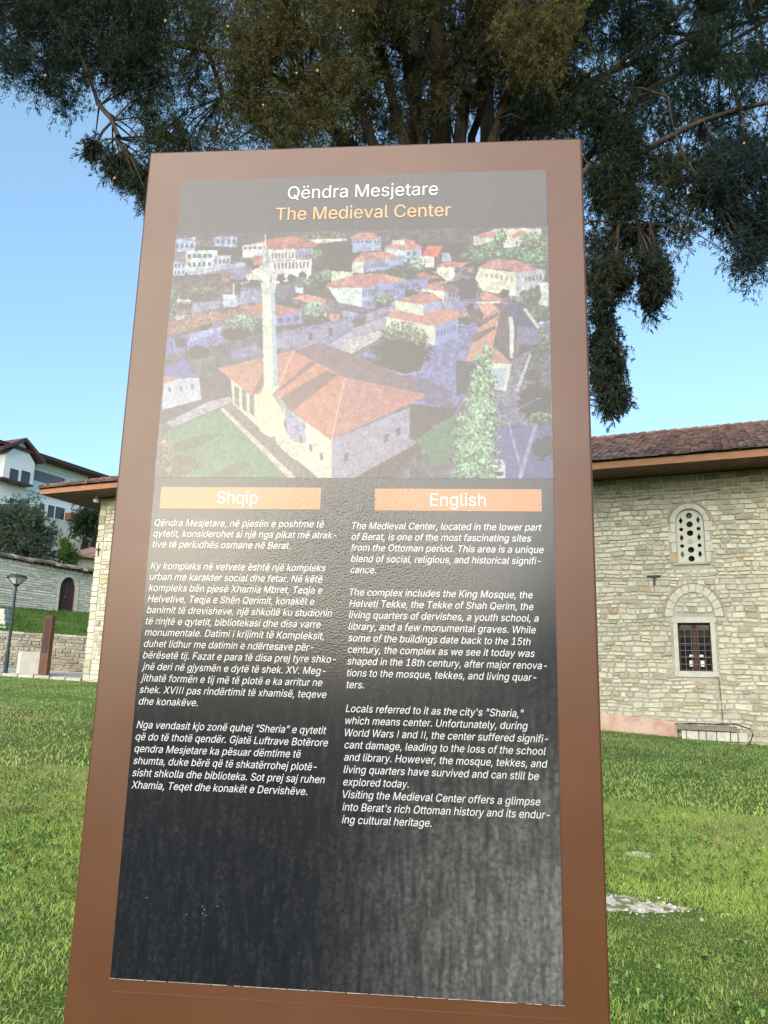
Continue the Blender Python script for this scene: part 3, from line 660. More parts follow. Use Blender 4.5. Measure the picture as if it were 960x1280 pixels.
def cv(s, pts): k, o = SYS[s]; return [(x * k + o, y * k) for x, y in pts]
def inside(pts, wob=0.0):
    x = AX; y = AY
    if wob: x = AX + wob * (n_f - .5) * 2 + wob * (n_m - .5); y = AY + wob * (n_m - .5) * 2 + wob * (n_x - .5)
    r = np.zeros(AX.shape, bool); n = len(pts)
    for i in range(n):
        x0, y0 = pts[i]; x1, y1 = pts[(i + 1) % n]
        if y0 == y1: continue
        r ^= ((y0 > y) != (y1 > y)) & (x < (x1 - x0) * (y - y0) / (y1 - y0) + x0)
    return r
def fill(s, pts, col, var=.12, wob=0.0, hatch=None):
    m_ = inside(cv(s, pts), wob)
    v = 1 + var * ((n_f - .5) * 1.2 + (n_x - .5) * 1.2 + (n_m - .5) * .8)
    if hatch: v = v * (1 + .16 * np.sin((AX * hatch[0] + AY * hatch[1])))
    img[m_] = (np.array(col) / 255.0)[None] * v[m_][:, None]
def tree(s, cx, cy, rx, ry, col, var=1.0):
    k, o = SYS[s]; cx = cx * k + o; cy *= k; rx *= k; ry *= k
    d_ = ((AX - cx) / rx) ** 2 + ((AY - cy) / ry) ** 2 + (n_f - .5) * .9 + (n_m - .5) * .5; m_ = d_ < 1
    v = .22 + var * (n_f * .75 + n_x * .75 - .2 + .28 * np.clip((cy - AY) / ry, -1, 1))
    img[m_] = (np.array(col) / 255.0)[None] * v[m_][:, None]
def quadpt(q4, u, v):
    a, b, c, d_ = [np.array(p, float) for p in q4]; return tuple((a * (1 - u) + b * u) * (1 - v) + (d_ * (1 - u) + c * u) * v)
def wins(s, q4, nx, ny, col=(60, 62, 85), fw=.5, fh=.55):    # q4: top-left, top-right, bottom-right, bottom-left
    for i in range(nx):
        for j in range(ny):
            u0 = (i + .5 - fw / 2) / nx; u1 = (i + .5 + fw / 2) / nx; v0 = (j + .5 - fh / 2) / ny; v1 = (j + .5 + fh / 2) / ny
            fill(s, [quadpt(q4, u0, v0), quadpt(q4, u1, v0), quadpt(q4, u1, v1), quadpt(q4, u0, v1)], col, .1)
RED = (182, 96, 84); RL = (200, 120, 100); CR = (222, 226, 205); BW = (140, 160, 212); LAV = (112, 108, 168); DK = (46, 40, 44); SH = (84, 86, 150)
img[:] = (np.array((56, 50, 60)) / 255.0) * (0.7 + .5 * n_m + .35 * (n_f - .5))[..., None]
m_ = AY > 300; img[m_] = (np.array((92, 86, 108)) / 255.0) * (0.65 + .6 * n_m + .4 * (n_f - .5))[m_][:, None]
fill('A', [(60, 0), (1900, 0), (1900, 150), (60, 150)], (38, 34, 40), .3)
for (x, y, rx, ry) in ((330, 230, 260, 60), (560, 250, 160, 50), (820, 280, 120, 70), (1050, 330, 180, 60)): tree('A', x, y, rx, ry, (60, 56, 62), .7)
_q = np.random.default_rng(77)
for k in range(330):       # scattered roofs, walls, yards and bushes of the old quarter
    x = _q.uniform(60, 1900); y = 110 + 420 * _q.random() ** .8; w = _q.uniform(8, 42) * (.5 + y / 500); h = w * _q.uniform(.2, .6); sl = _q.uniform(-.25, .25); t = _q.random()
    if y > 330 and 250 < x < 1300: h *= .8
    col = [(150, 92, 86), (120, 110, 160), (150, 156, 190), (96, 92, 150), (80, 96, 86), (60, 54, 62), (176, 170, 176)][_q.integers(0, 7)]
    if t < .35: tree('A', x, y, w, h * 1.2, [(84, 104, 92), (60, 72, 70), (100, 112, 96)][_q.integers(0, 3)], .9)
    else: fill('A', [(x - w, y + sl * w), (x + w, y - sl * w), (x + w * .9, y - sl * w + h), (x - w * .9, y + sl * w + h)], col, .5, 3)
fill('A', [(60, 0), (1900, 0), (1900, 88), (60, 92)], (70, 68, 82), .3, 8)
# top row of houses
fill('a', [(135, 140), (330, 120), (330, 240), (140, 260)], BW, .3); wins('a', [(140, 170), (320, 160), (320, 230), (140, 240)], 4, 1)
fill('a', [(490, 120), (715, 108), (715, 215), (500, 205)], (130, 150, 200), .2); wins('a', [(510, 130), (710, 125), (710, 200), (520, 195)], 4, 1)
fill('a', [(330, 150), (500, 140), (510, 200), (330, 210)], (96, 80, 92), .4)
fill('a', [(125, 270), (240, 250), (240, 350), (125, 350)], (104, 84, 110), .3)
fill('a', [(125, 350), (235, 345), (235, 470), (120, 480)], (150, 170, 215), .2); wins('a', [(130, 355), (235, 350), (235, 470), (125, 475)], 3, 2)
fill('a', [(240, 245), (535, 240), (530, 300), (480, 430), (240, 435)], (190, 212, 220), .15); fill('a', [(500, 290), (655, 285), (650, 380), (490, 395)], (165, 172, 210), .2)
wins('a', [(250, 270), (490, 265), (490, 315), (250, 320)], 5, 1, (70, 72, 100), .8, .8); wins('a', [(250, 340), (480, 335), (480, 400), (250, 405)], 5, 1); wins('a', [(500, 310), (650, 300), (650, 380), (500, 385)], 4, 1)
fill('a', [(240, 430), (790, 350), (800, 380), (560, 450), (260, 470)], (160, 164, 200), .15)
fill('a', [(430, 440), (830, 380), (880, 440), (740, 520), (560, 480)], (112, 112, 165), .15)
fill('a', [(120, 490), (640, 440), (660, 560), (120, 600)], (76, 60, 66), .5); fill('a', [(560, 450), (640, 450), (640, 530), (580, 540)], (150, 96, 92), .3)
tree('a', 400, 640, 150, 70, (78, 104, 84)); tree('a', 120, 700, 50, 110, (90, 140, 116)); tree('a', 250, 650, 90, 50, (80, 90, 80))
fill('a', [(300, 720), (560, 700), (560, 770), (310, 810)], (138, 134, 180), .2)
fill('a', [(580, 650), (720, 650), (720, 760), (590, 770)], (176, 190, 215), .15); fill('a', [(740, 620), (940, 600), (940, 720), (720, 740)], (120, 124, 180), .2)
fill('a', [(675, 540), (690, 540), (690, 650), (675, 650)], (220, 226, 220)); fill('a', [(690, 560), (745, 535), (745, 610), (700, 620)], DK)
# long roof, left
fill('a', [(80, 900), (430, 830), (950, 720), (960, 830), (600, 870), (300, 960), (70, 1040)], (146, 98, 92), .35, 3, (.35, .2)); fill('A', [(440, 385), (660, 400), (560, 440), (470, 440)], RED, .2)
fill('a', [(60, 1060), (560, 950), (600, 1100), (300, 1160), (60, 1200)], (98, 100, 176), .35, 3); fill('a', [(140, 1060), (250, 1040), (250, 1130), (150, 1140)], (58, 50, 58))
fill('a', [(270, 1010), (580, 940), (560, 990), (280, 1090)], (136, 148, 214), .2)
tree('a', 750, 920, 160, 90, (122, 148, 136), 1.1); tree('a', 700, 1010, 130, 60, DK); tree('a', 350, 1180, 120, 60, DK)
fill('a', [(660, 1160), (900, 1110), (900, 1200), (660, 1240)], (110, 108, 176), .2)
# big white house, centre
fill('b', [(100, 230), (520, 220), (510, 470), (150, 560)], (214, 212, 222), .08); fill('b', [(360, 225), (515, 220), (510, 320), (370, 330)], (140, 138, 205), .1)
fill('b', [(-110, 200), (200, 120), (350, 110), (570, 185), (590, 205), (510, 215), (320, 215), (250, 235), (100, 235), (50, 225), (-80, 230)], RED, .12, 0, (.5, .1)); fill('a', [(760, 195), (960, 170), (960, 300), (765, 310)], (200, 206, 222), .1); wins('a', [(765, 200), (950, 195), (950, 240), (765, 245)], 4, 1)
fill('a', [(860, 300), (960, 290), (960, 380), (870, 380)], (180, 90, 86), .2)
fill('b', [(40, 340), (500, 320), (500, 330), (60, 350)], (160, 130, 140)); 
wins('b', [(140, 260), (480, 250), (480, 320), (140, 325)], 11, 1, (84, 84, 110), .5, .8); wins('b', [(160, 355), (495, 340), (495, 405), (165, 420)], 10, 1, (76, 76, 100), .5, .9)
for x, y in ((232, 500), (332, 492), (432, 480)): tree('b', x, y, 38, 40, (70, 66, 76), .3)
fill('a', [(790, 470), (940, 380), (950, 520), (800, 510)], (200, 200, 190), .15)
fill('b', [(180, 560), (360, 530), (370, 640), (180, 720)], (86, 82, 112), .15); fill('b', [(360, 570), (440, 570), (440, 640), (370, 630)], (176, 196, 220))
tree('b', 440, 540, 90, 50, (86, 124, 104)); tree('b', 720, 300, 130, 160, (52, 44, 58), .7); tree('b', 655, 470, 60, 60, (92, 138, 120)); tree('b', 560, 280, 60, 50, (116, 160, 130)); tree('b', 640, 110, 230, 40, (96, 120, 100))
fill('b', [(470, 140), (840, 130), (840, 150), (560, 180)], (206, 196, 184)); tree('b', 740, 650, 100, 50, (70, 84, 84)); tree('b', 520, 620, 70, 60, (60, 62, 74))
fill('b', [(350, 680), (450, 640), (650, 690), (640, 740), (460, 720)], (196, 130, 116), .15); fill('b', [(180, 735), (400, 780), (290, 850), (180, 850)], RED, .15, 0, (.4, .3)); fill('b', [(180, 850), (420, 800), (420, 920), (180, 940)], (116, 124, 200), .2); wins('b', [(190, 850), (420, 820), (420, 900), (190, 930)], 3, 1, (70, 66, 110))
tree('b', 540, 790, 100, 90, (126, 158, 150), 1.1); tree('b', 560, 900, 130, 60, (66, 74, 62)); fill('b', [(640, 740), (900, 790), (880, 880), (660, 860)], (96, 78, 90), .4); fill('b', [(680, 830), (770, 820), (770, 900), (700, 920)], (190, 126, 122), .25)
fill('b', [(800, 790), (960, 820), (880, 865), (800, 850)], (132, 146, 214), .1)
# right-centre houses
fill('b', [(700, 430), (900, 440), (890, 560), (700, 540)], (206, 218, 196), .1); fill('b', [(640, 560), (720, 520), (790, 560), (780, 620), (660, 600)], (206, 96, 84), .2); fill('b', [(790, 570), (1000, 590), (1010, 740), (840, 720)], (196, 214, 224), .1); wins('b', [(850, 590), (960, 595), (960, 640), (850, 640)], 4, 1, (110, 100, 130)); fill('b', [(880, 560), (900, 470), (1000, 480), (1000, 590)], (160, 108, 120), .2)
fill('b', [(850, 130), (960, 80), (1100, 80), (1100, 140)], (200, 104, 92)); fill('c', [(0, 110), (270, 110), (270, 240), (0, 260)], (138, 160, 214), .12); fill('c', [(-10, 135), (100, 75), (280, 120), (160, 140)], (206, 112, 96), .12); wins('c', [(0, 145), (270, 145), (270, 180), (0, 180)], 7, 1)
fill('c', [(300, 200), (640, 200), (640, 380), (300, 300)], (150, 168, 214), .12); fill('c', [(290, 215), (360, 170), (480, 125), (560, 150), (660, 215), (490, 235)], (196, 112, 100), .1); fill('c', [(370, 150), (490, 140), (490, 190), (380, 190)], (210, 214, 208)); fill('c', [(300, 225), (480, 235), (480, 290), (300, 280)], (180, 200, 214)); wins('c', [(495, 240), (600, 235), (600, 360), (495, 360)], 2, 2)
fill('c', [(0, 340), (110, 345), (110, 450), (0, 450)], (196, 214, 205), .1); fill('c', [(110, 345), (470, 300), (480, 400), (120, 440)], (130, 146, 206), .12); wins('c', [(180, 350), (340, 335), (340, 400), (180, 420)], 7, 1, (84, 76, 110)); fill('c', [(0, 350), (90, 260), (290, 250), (460, 300), (110, 348)], (188, 118, 110), .14, 0, (.4, .2))
fill('c', [(620, 290), (760, 290), (760, 400), (650, 390)], (222, 216, 220), .08); fill('c', [(640, 290), (700, 195), (840, 200), (780, 300)], (222, 84, 58), .12); fill('c', [(780, 300), (840, 210), (830, 340), (770, 360)], (84, 60, 76)); fill('c', [(830, 260), (900, 260), (920, 340), (830, 340)], (150, 172, 220))
tree('c', 590, 380, 80, 60, (130, 170, 140)); tree('c', 450, 420, 110, 40, (72, 80, 84)); fill('c', [(780, 390), (940, 400), (940, 500), (880, 520), (780, 450)], (214, 218, 200), .1); fill('c', [(770, 380), (860, 345), (1090, 350), (1010, 395), (900, 400)], (196, 112, 108), .12)
fill('c', [(580, 470), (650, 440), (820, 490), (700, 505)], (186, 104, 96), .15); fill('c', [(480, 510), (700, 500), (700, 570), (500, 610)], (110, 116, 190), .25)
fill('c', [(-220, 580), (90, 600), (90, 760), (-130, 720)], (202, 216, 224), .1); fill('c', [(90, 590), (215, 570), (215, 770), (90, 770)], (136, 158, 216), .08); wins('c', [(100, 600), (210, 590), (210, 665), (100, 675)], 5, 1, (84, 80, 130), .6, .9); wins('c', [(100, 700), (210, 690), (210, 765), (100, 770)], 5, 1, (84, 80, 130), .6, .8)
fill('c', [(220, 530), (490, 515), (490, 680), (400, 690), (220, 650)], (112, 124, 206), .2); wins('c', [(390, 540), (480, 530), (480, 600), (390, 610)], 4, 1, (76, 72, 130))
fill('c', [(-220, 540), (40, 460), (280, 455), (500, 505), (490, 515), (380, 540), (220, 550), (220, 570), (80, 590), (-200, 570)], (180, 110, 108), .14, 0, (.45, .2)); fill('c', [(300, 465), (500, 510), (370, 545)], (206, 150, 130), .1)
tree('c', 290, 690, 80, 60, (108, 138, 128), 1.1)
# lower street walls and yards
fill('A', [(560, 520), (940, 440), (1090, 400), (1120, 420), (930, 560), (600, 600)], (112, 108, 160), .25); fill('b', [(180, 1050), (480, 1000), (900, 860), (900, 960), (500, 1080), (190, 1150)], (128, 126, 182), .15)
fill('b', [(490, 1000), (525, 1000), (525, 1065), (490, 1065)], (60, 52, 66)); fill('b', [(670, 960), (705, 955), (705, 1030), (670, 1035)], (60, 52, 66))
fill('c', [(130, 830), (310, 760), (310, 800), (400, 680), (400, 760), (140, 900)], (140, 136, 170), .15); fill('c', [(0, 880), (130, 840), (130, 920), (20, 950)], (90, 70, 76)); fill('c', [(20, 960), (310, 840), (320, 950), (20, 1040)], (150, 146, 182), .12)
fill('c', [(-300, 1130), (20, 1040), (320, 960), (320, 1020), (0, 1190), (-180, 1160)], (176, 176, 186), .2)
fill('c', [(-220, 1110), (0, 980), (20, 1040), (-140, 1150)], (156, 160, 206), .15)
# paved square in shade
fill('B', [(350, 560), (560, 480), (640, 500), (580, 620), (540, 820), (480, 880), (300, 860), (130, 760), (140, 690), (340, 700)], (100, 104, 178), .28)
fill('B', [(0, 640), (150, 690), (360, 740), (480, 800), (470, 880), (340, 850), (0, 735)], (92, 78, 128), .2)
# house with two-tier roof
fill('c', [(315, 850), (770, 930), (770, 1120), (720, 1100), (320, 990)], (206, 214, 200), .08); fill('c', [(765, 930), (980, 860), (980, 1040), (770, 1120)], (120, 138, 214), .08); wins('c', [(780, 960), (960, 900), (960, 1000), (780, 1060)], 6, 1, (80, 82, 160))
fill('c', [(315, 850), (400, 780), (660, 800), (820, 770), (1150, 830), (980, 860), (770, 940)], (196, 122, 106), .12, 0, (.5, .3)); fill('c', [(400, 700), (660, 735), (660, 840), (400, 790)], (206, 216, 196), .06); fill('c', [(660, 735), (830, 700), (830, 780), (720, 790), (660, 830)], (134, 148, 214), .06)
fill('c', [(390, 700), (630, 630), (760, 640), (830, 690), (660, 740)], (190, 116, 108), .12, 0, (.5, .3)); fill('c', [(640, 590), (850, 610), (850, 760), (830, 690), (740, 630), (640, 625)], (222, 226, 206), .06); fill('c', [(640, 590), (770, 525), (840, 540), (850, 620)], (190, 122, 112), .12); fill('c', [(840, 540), (1080, 580), (1060, 660), (850, 610)], (112, 90, 104), .12); fill('c', [(850, 620), (1000, 640), (1000, 800), (850, 780)], (134, 136, 176), .12); wins('c', [(880, 620), (990, 630), (990, 690), (880, 680)], 3, 1)
fill('c', [(900, 690), (1250, 720), (1300, 800), (1250, 850), (940, 790)], (118, 122, 186), .12); tree('d', 207, 775, 34, 45, (60, 54, 70), .5)
tree('c', 430, 1010, 160, 110, (118, 134, 108), 1.15); tree('c', 610, 1040, 90, 90, (128, 138, 110), 1.1); tree('c', 450, 1160, 260, 100, (56, 48, 48), .5); fill('c', [(120, 1170), (300, 1230), (260, 1260), (100, 1210)], (96, 112, 180), .3)
tree('B', 240, 640, 120, 75, (56, 48, 48), .5); fill('B', [(140, 690), (250, 725), (350, 705), (350, 698), (250, 716), (150, 684)], (150, 140, 190))
# far right villa and hill
tree('d', 600, 230, 420, 150, (88, 128, 100), 1.1); fill('d', [(230, 110), (400, 60), (430, 40), (860, 36), (860, 90), (700, 100), (690, 200), (510, 220), (500, 110), (300, 190), (230, 195)], (206, 200, 196), .1); fill('d', [(240, 115), (400, 60), (520, 90), (400, 130)], (200, 126, 122), .1); fill('d', [(590, 100), (650, 60), (720, 60), (740, 95), (590, 130)], (200, 120, 112), .1)
tree('d', 480, 120, 55, 70, (104, 156, 112), 1.1); tree('d', 760, 150, 120, 70, (120, 160, 120), 1.1); tree('d', 240, 290, 140, 45, (86, 130, 96), 1.1); tree('d', 800, 330, 120, 90, (84, 134, 92), 1.2); tree('d', 560, 270, 110, 50, (86, 130, 100))
fill('d', [(0, 390), (60, 395), (60, 490), (0, 500)], (220, 216, 212)); fill('d', [(60, 400), (240, 380), (240, 480), (60, 520)], (96, 92, 130), .25); tree('d', 180, 440, 60, 40, (180, 110, 110), .7)
fill('d', [(285, 400), (620, 440), (620, 660), (560, 660), (320, 610), (250, 500)], (214, 216, 194), .08); fill('d', [(620, 450), (830, 410), (900, 420), (880, 520), (690, 660), (620, 660)], (168, 168, 190), .1); wins('d', [(330, 430), (610, 470), (610, 545), (330, 500)], 6, 1, (130, 136, 140), .4); wins('d', [(700, 470), (870, 440), (870, 520), (700, 550)], 5, 1, (88, 88, 116))
fill('d', [(275, 400), (410, 320), (620, 330), (830, 410), (700, 435), (640, 450), (560, 420)], (188, 118, 116), .12, 0, (.4, .25)); tree('d', 515, 630, 45, 40, (62, 56, 64), .5); tree('d', 180, 600, 90, 90, (54, 50, 60), .6); tree('d', 760, 650, 100, 60, (84, 96, 86)); fill('d', [(830, 540), (920, 530), (925, 760), (820, 740), (860, 650)], (196, 204, 196), .15); tree('d', 850, 820, 70, 80, (86, 104, 84)); tree('d', 880, 1080, 80, 120, (80, 118, 104)); tree('d', 740, 1150, 90, 120, (64, 62, 80))
# long diagonal roof, right
fill('d', [(480, 730), (700, 760), (820, 940), (830, 1060), (620, 1060), (500, 800)], (50, 54, 110), .2); fill('d', [(690, 780), (720, 770), (850, 950), (820, 960)], (206, 204, 190)); fill('d', [(630, 930), (830, 960), (820, 1100), (640, 1100)], (100, 102, 150), .2)
fill('B', [(550, 420), (700, 370), (770, 420), (790, 640), (750, 660), (680, 580)], (84, 66, 84), .25); fill('d', [(560, 850), (590, 850), (610, 940), (600, 1230), (570, 1230)], (214, 216, 214), .15)
fill('d', [(265, 720), (400, 720), (480, 800), (430, 1050), (410, 1130), (540, 1255), (160, 1255), (240, 1040), (330, 850)], (200, 134, 114), .12, 0, (.4, .4)); fill('d', [(200, 1080), (260, 1000), (440, 930), (440, 960), (260, 1080)], (110, 72, 76), .1); fill('d', [(330, 860), (480, 810), (440, 850), (270, 960), (250, 1010)], (110, 72, 76), .1)
fill('d', [(290, 640), (350, 620), (510, 690), (500, 710), (310, 700)], (200, 124, 116), .1); fill('d', [(270, 710), (480, 705), (480, 725), (270, 725)], (226, 226, 206))
fill('B', [(545, 640), (700, 600), (765, 665), (640, 665)], (194, 124, 112), .12); fill('B', [(600, 660), (765, 668), (750, 800), (690, 790), (600, 740)], (208, 214, 210), .08); fill('B', [(650, 690), (740, 690), (735, 770), (690, 790)], (160, 176, 206), .1)
fill('B', [(500, 650), (600, 660), (600, 800), (500, 820)], (70, 58, 72), .2)
# street at right and car park
fill('B', [(770, 640), (860, 600), (870, 700), (800, 860), (900, 960), (680, 960), (640, 820), (740, 800)], (108, 106, 140), .35, 5); tree('B', 880, 850, 80, 90, (58, 52, 60), .6); tree('B', 900, 925, 60, 26, (110, 150, 110)); tree('B', 870, 690, 60, 60, (80, 92, 100)); fill('B', [(780, 800), (850, 620), (860, 625), (800, 800)], (176, 180, 196))
fill('B', [(610, 980), (960, 960), (960, 1240), (600, 1240)], (78, 80, 150), .15); fill('B', [(610, 985), (630, 985), (650, 1060), (640, 1230), (605, 1230), (630, 1080)], (170, 168, 200), .1)
for a, b, w in (((750, 950), (820, 1200), 6), ((880, 960), (800, 1230), 10), ((640, 1080), (800, 1130), 3), ((680, 940), (900, 830), 5)): fill('B', [(a[0] - w, a[1]), (a[0] + w, a[1]), (b[0] + w, b[1]), (b[0] - w, b[1])], (136, 138, 186), .2)
tree('B', 920, 1070, 50, 60, (70, 52, 90), .6); fill('B', [(660, 1150), (672, 1125), (720, 1125), (735, 1150), (735, 1215), (660, 1218)], (206, 212, 222), .05); fill('B', [(670, 1185), (728, 1185), (722, 1205), (676, 1205)], (56, 54, 64)); fill('B', [(675, 1140), (720, 1140), (726, 1152), (670, 1152)], (130, 140, 170))
# lawns and base
fill('B', [(270, 860), (500, 880), (470, 1000), (300, 1100), (200, 1240), (-20, 1240), (280, 1050)], (70, 54, 50), .2); fill('B', [(490, 910), (500, 1000), (470, 1130), (370, 1170), (370, 1110), (300, 1030)], (66, 116, 84), .15, 6)
fill('A', [(0, 700), (200, 740), (330, 700), (360, 850), (60, 960), (0, 950)], (74, 62, 78), .3); fill('A', [(20, 740), (190, 735), (200, 840), (10, 890)], (176, 184, 216), .06); fill('A', [(15, 725), (100, 735), (20, 765)], (166, 104, 104), .1); fill('A', [(20, 690), (120, 640), (170, 730), (110, 740), (20, 725)], (88, 84, 176), .2); wins('A', [(20, 770), (185, 750), (185, 800), (20, 820)], 3, 1, (110, 112, 140), .25, .5)
fill('A', [(30, 950), (230, 850), (340, 825), (350, 850), (60, 975)], (156, 150, 180), .15); fill('A', [(40, 985), (290, 880), (620, 1225), (60, 1225)], (72, 124, 92), .14, 4); fill('A', [(50, 1060), (240, 1000), (300, 1010), (60, 1110)], (66, 88, 70), .15, 8); fill('A', [(200, 1225), (400, 1130), (440, 1150), (330, 1225)], (66, 94, 72), .15, 8)
fill('A', [(0, 1100), (150, 1110), (200, 1150), (100, 1225), (0, 1225)], (84, 74, 62), .3, 10); tree('A', 30, 1120, 40, 110, (140, 128, 110), .9)
fill('A', [(290, 880), (345, 850), (500, 1000), (760, 1215), (620, 1225)], (116, 98, 106), .2, 2); fill('A', [(288, 885), (305, 878), (660, 1218), (625, 1225)], (188, 180, 176), .1)
# the mosque
fill('A', [(340, 740), (500, 800), (495, 990), (350, 860)], (206, 208, 178), .06); 
for x in (358, 394, 430): fill('A', [(x, 770 + (x - 358) * .5), (x + 22, 785 + (x - 358) * .5), (x + 24, 880 + (x - 358) * .6), (x + 2, 860 + (x - 358) * .6)], (100, 106, 112), .15)
fill('A', [(575, 860), (825, 1030), (825, 1218), (760, 1215), (580, 1060)], (208, 214, 196), .06); fill('A', [(600, 880), (700, 950), (700, 1050), (640, 1040), (600, 990)], (150, 150, 196), .15)
for x, y in ((596, 935), (668, 1010), (718, 1050), (768, 1090)): fill('A', [(x, y), (x + 15, y + 8), (x + 15, y + 42), (x, y + 34)], (112, 100, 116))
fill('A', [(825, 1030), (1200, 875), (1195, 1020), (1238, 1045), (960, 1200), (925, 1218), (825, 1218)], (148, 138, 176), .12)
for x, y in ((882, 1100), (1075, 1010), (1132, 980)): fill('A', [(x, y), (x + 22, y - 9), (x + 22, y + 26), (x, y + 35)], (78, 72, 88))
fill('A', [(275, 690), (640, 603), (560, 790), (440, 822), (340, 740)], (186, 118, 102), .12, 0, (.45, .25)); fill('A', [(440, 822), (500, 700), (500, 780)], (126, 84, 84), .1)
fill('A', [(640, 603), (885, 732), (820, 1033), (545, 830)], (196, 112, 90), .12, 0, (.35, .35)); fill('A', [(640, 600), (750, 562), (900, 610), (1220, 750), (1275, 815), (885, 732)], (112, 82, 100), .14, 0, (.3, .4)); fill('A', [(885, 732), (1275, 815), (1250, 835), (820, 1033)], (184, 112, 104), .14, 0, (.3, .5))
fill('A', [(720, 655), (750, 665), (590, 790), (560, 800)], (116, 78, 82), .12); fill('A', [(800, 700), (855, 720), (640, 890), (560, 840)], (116, 78, 82), .12)
for a, b in (((640, 603), (885, 732)), ((885, 732), (820, 1033)), ((640, 603), (560, 790)), ((885, 732), (1275, 815)), ((750, 562), (640, 600))): fill('A', [a, (a[0] + 6, a[1] + 3), (b[0] + 6, b[1] + 3), b], (214, 168, 150), .05)
# minaret
fill('A', [(490, 280), (555, 285), (550, 330), (490, 330)], (196, 214, 208), .05); fill('A', [(503, 50), (510, 50), (512, 110), (501, 110)], (220, 224, 220), .05); fill('A', [(500, 110), (518, 110), (530, 205), (490, 205)], (150, 156, 186), .08); fill('A', [(500, 115), (508, 112), (508, 205), (490, 205)], (196, 206, 204), .05)
fill('A', [(490, 205), (530, 205), (530, 280), (490, 280)], (204, 216, 206), .05); fill('A', [(482, 278), (560, 280), (552, 325), (492, 325)], (196, 216, 214), .05)
fill('A', [(490, 325), (552, 325), (568, 780), (500, 780)], (206, 218, 206), .05); fill('A', [(532, 325), (552, 325), (568, 780), (548, 780)], (156, 176, 206), .05)
fill('A', [(495, 775), (572, 775), (540, 815), (580, 880), (580, 1010), (530, 1020), (480, 990), (480, 820)], (210, 214, 182), .07); fill('A', [(545, 990), (690, 1100), (690, 1130), (640, 1125), (560, 1050)], (206, 198, 184), .15)
fill('A', [(555, 790), (600, 860), (590, 900), (560, 830)], (150, 150, 160), .1)
# cypress at right
for k in range(26):
    t = k / 25; cx = 640 - 60 * t + 25 * math.sin(k * 2.3); cy = 600 + 620 * t; rx = 14 + 88 * min(1, t * 1.6); tree('B', cx, cy, rx, 34, (104, 144, 112), 1.3)
for k in range(40):
    t = rng.random(); cx = 640 - 60 * t + rng.uniform(-80, 80) * min(1, t * 1.6); tree('B', cx, 620 + 600 * t, 13, 9, (176, 200, 160), .8)
n_h = np.random.default_rng(5).random(img.shape[:2]) - .5
_k = np.clip((620 - AY) / 300, .22, 1); img = img * (1 + .15 * (n_x - .5) + .09 * n_h + _k * (.18 * (n_f - .5) + .22 * (n_m - .5)))[..., None]
b_ = img.copy(); b_[1:-1, 1:-1] = (img[1:-1, 1:-1] * 4 + img[:-2, 1:-1] + img[2:, 1:-1] + img[1:-1, :-2] + img[1:-1, 2:]) / 8; img = b_
img = img * .93 + np.array([.10, .095, .13]) * .35
lin = np.clip(img, 0, 1) ** 2.2
g_ = lin.mean(-1, keepdims=True); lin = np.clip(g_ + (lin - g_) * .84, 0, 1); lin = np.clip((lin - .015) * .48 * np.array([.98, 1.0, .93]), .006, 1)
uu = UL + gu * PW; zz = ZTOP - gv * PH; XX = PB[0] + PT[0] * uu + PN[0] * .0002; YY = PB[1] + PT[1] * uu + PN[1] * .0002
Vp = np.stack([XX, YY, zz], -1).reshape(-1, 3); i, j = np.meshgrid(np.arange(NYp - 1), np.arange(NXp - 1), indexing='ij')
Fp = np.stack([i * NXp + j, (i + 1) * NXp + j, (i + 1) * NXp + j + 1, i * NXp + j + 1], -1).reshape(-1, 4)
link('printed_photo', npmesh('printed_photo', Vp, Fp, lin.reshape(-1, 3)), M_photo, panel)
sc_ = MB()
for (u, v) in ((.07, .915), (.165, .93), (.20, .921), (.205, .924), (.202, .928), (.21, .930), (.235, .920)):
    c0 = Qp(u, v, .0004); w = .0007; sc_.add([Qp(u - .0008, v, .0004), Qp(u + .0014, v - .0006, .0004), Qp(u + .001, v + .0002, .0004)], [(0, 1, 2)])
sc_.build('scratch_flecks', M_ink_w, panel)

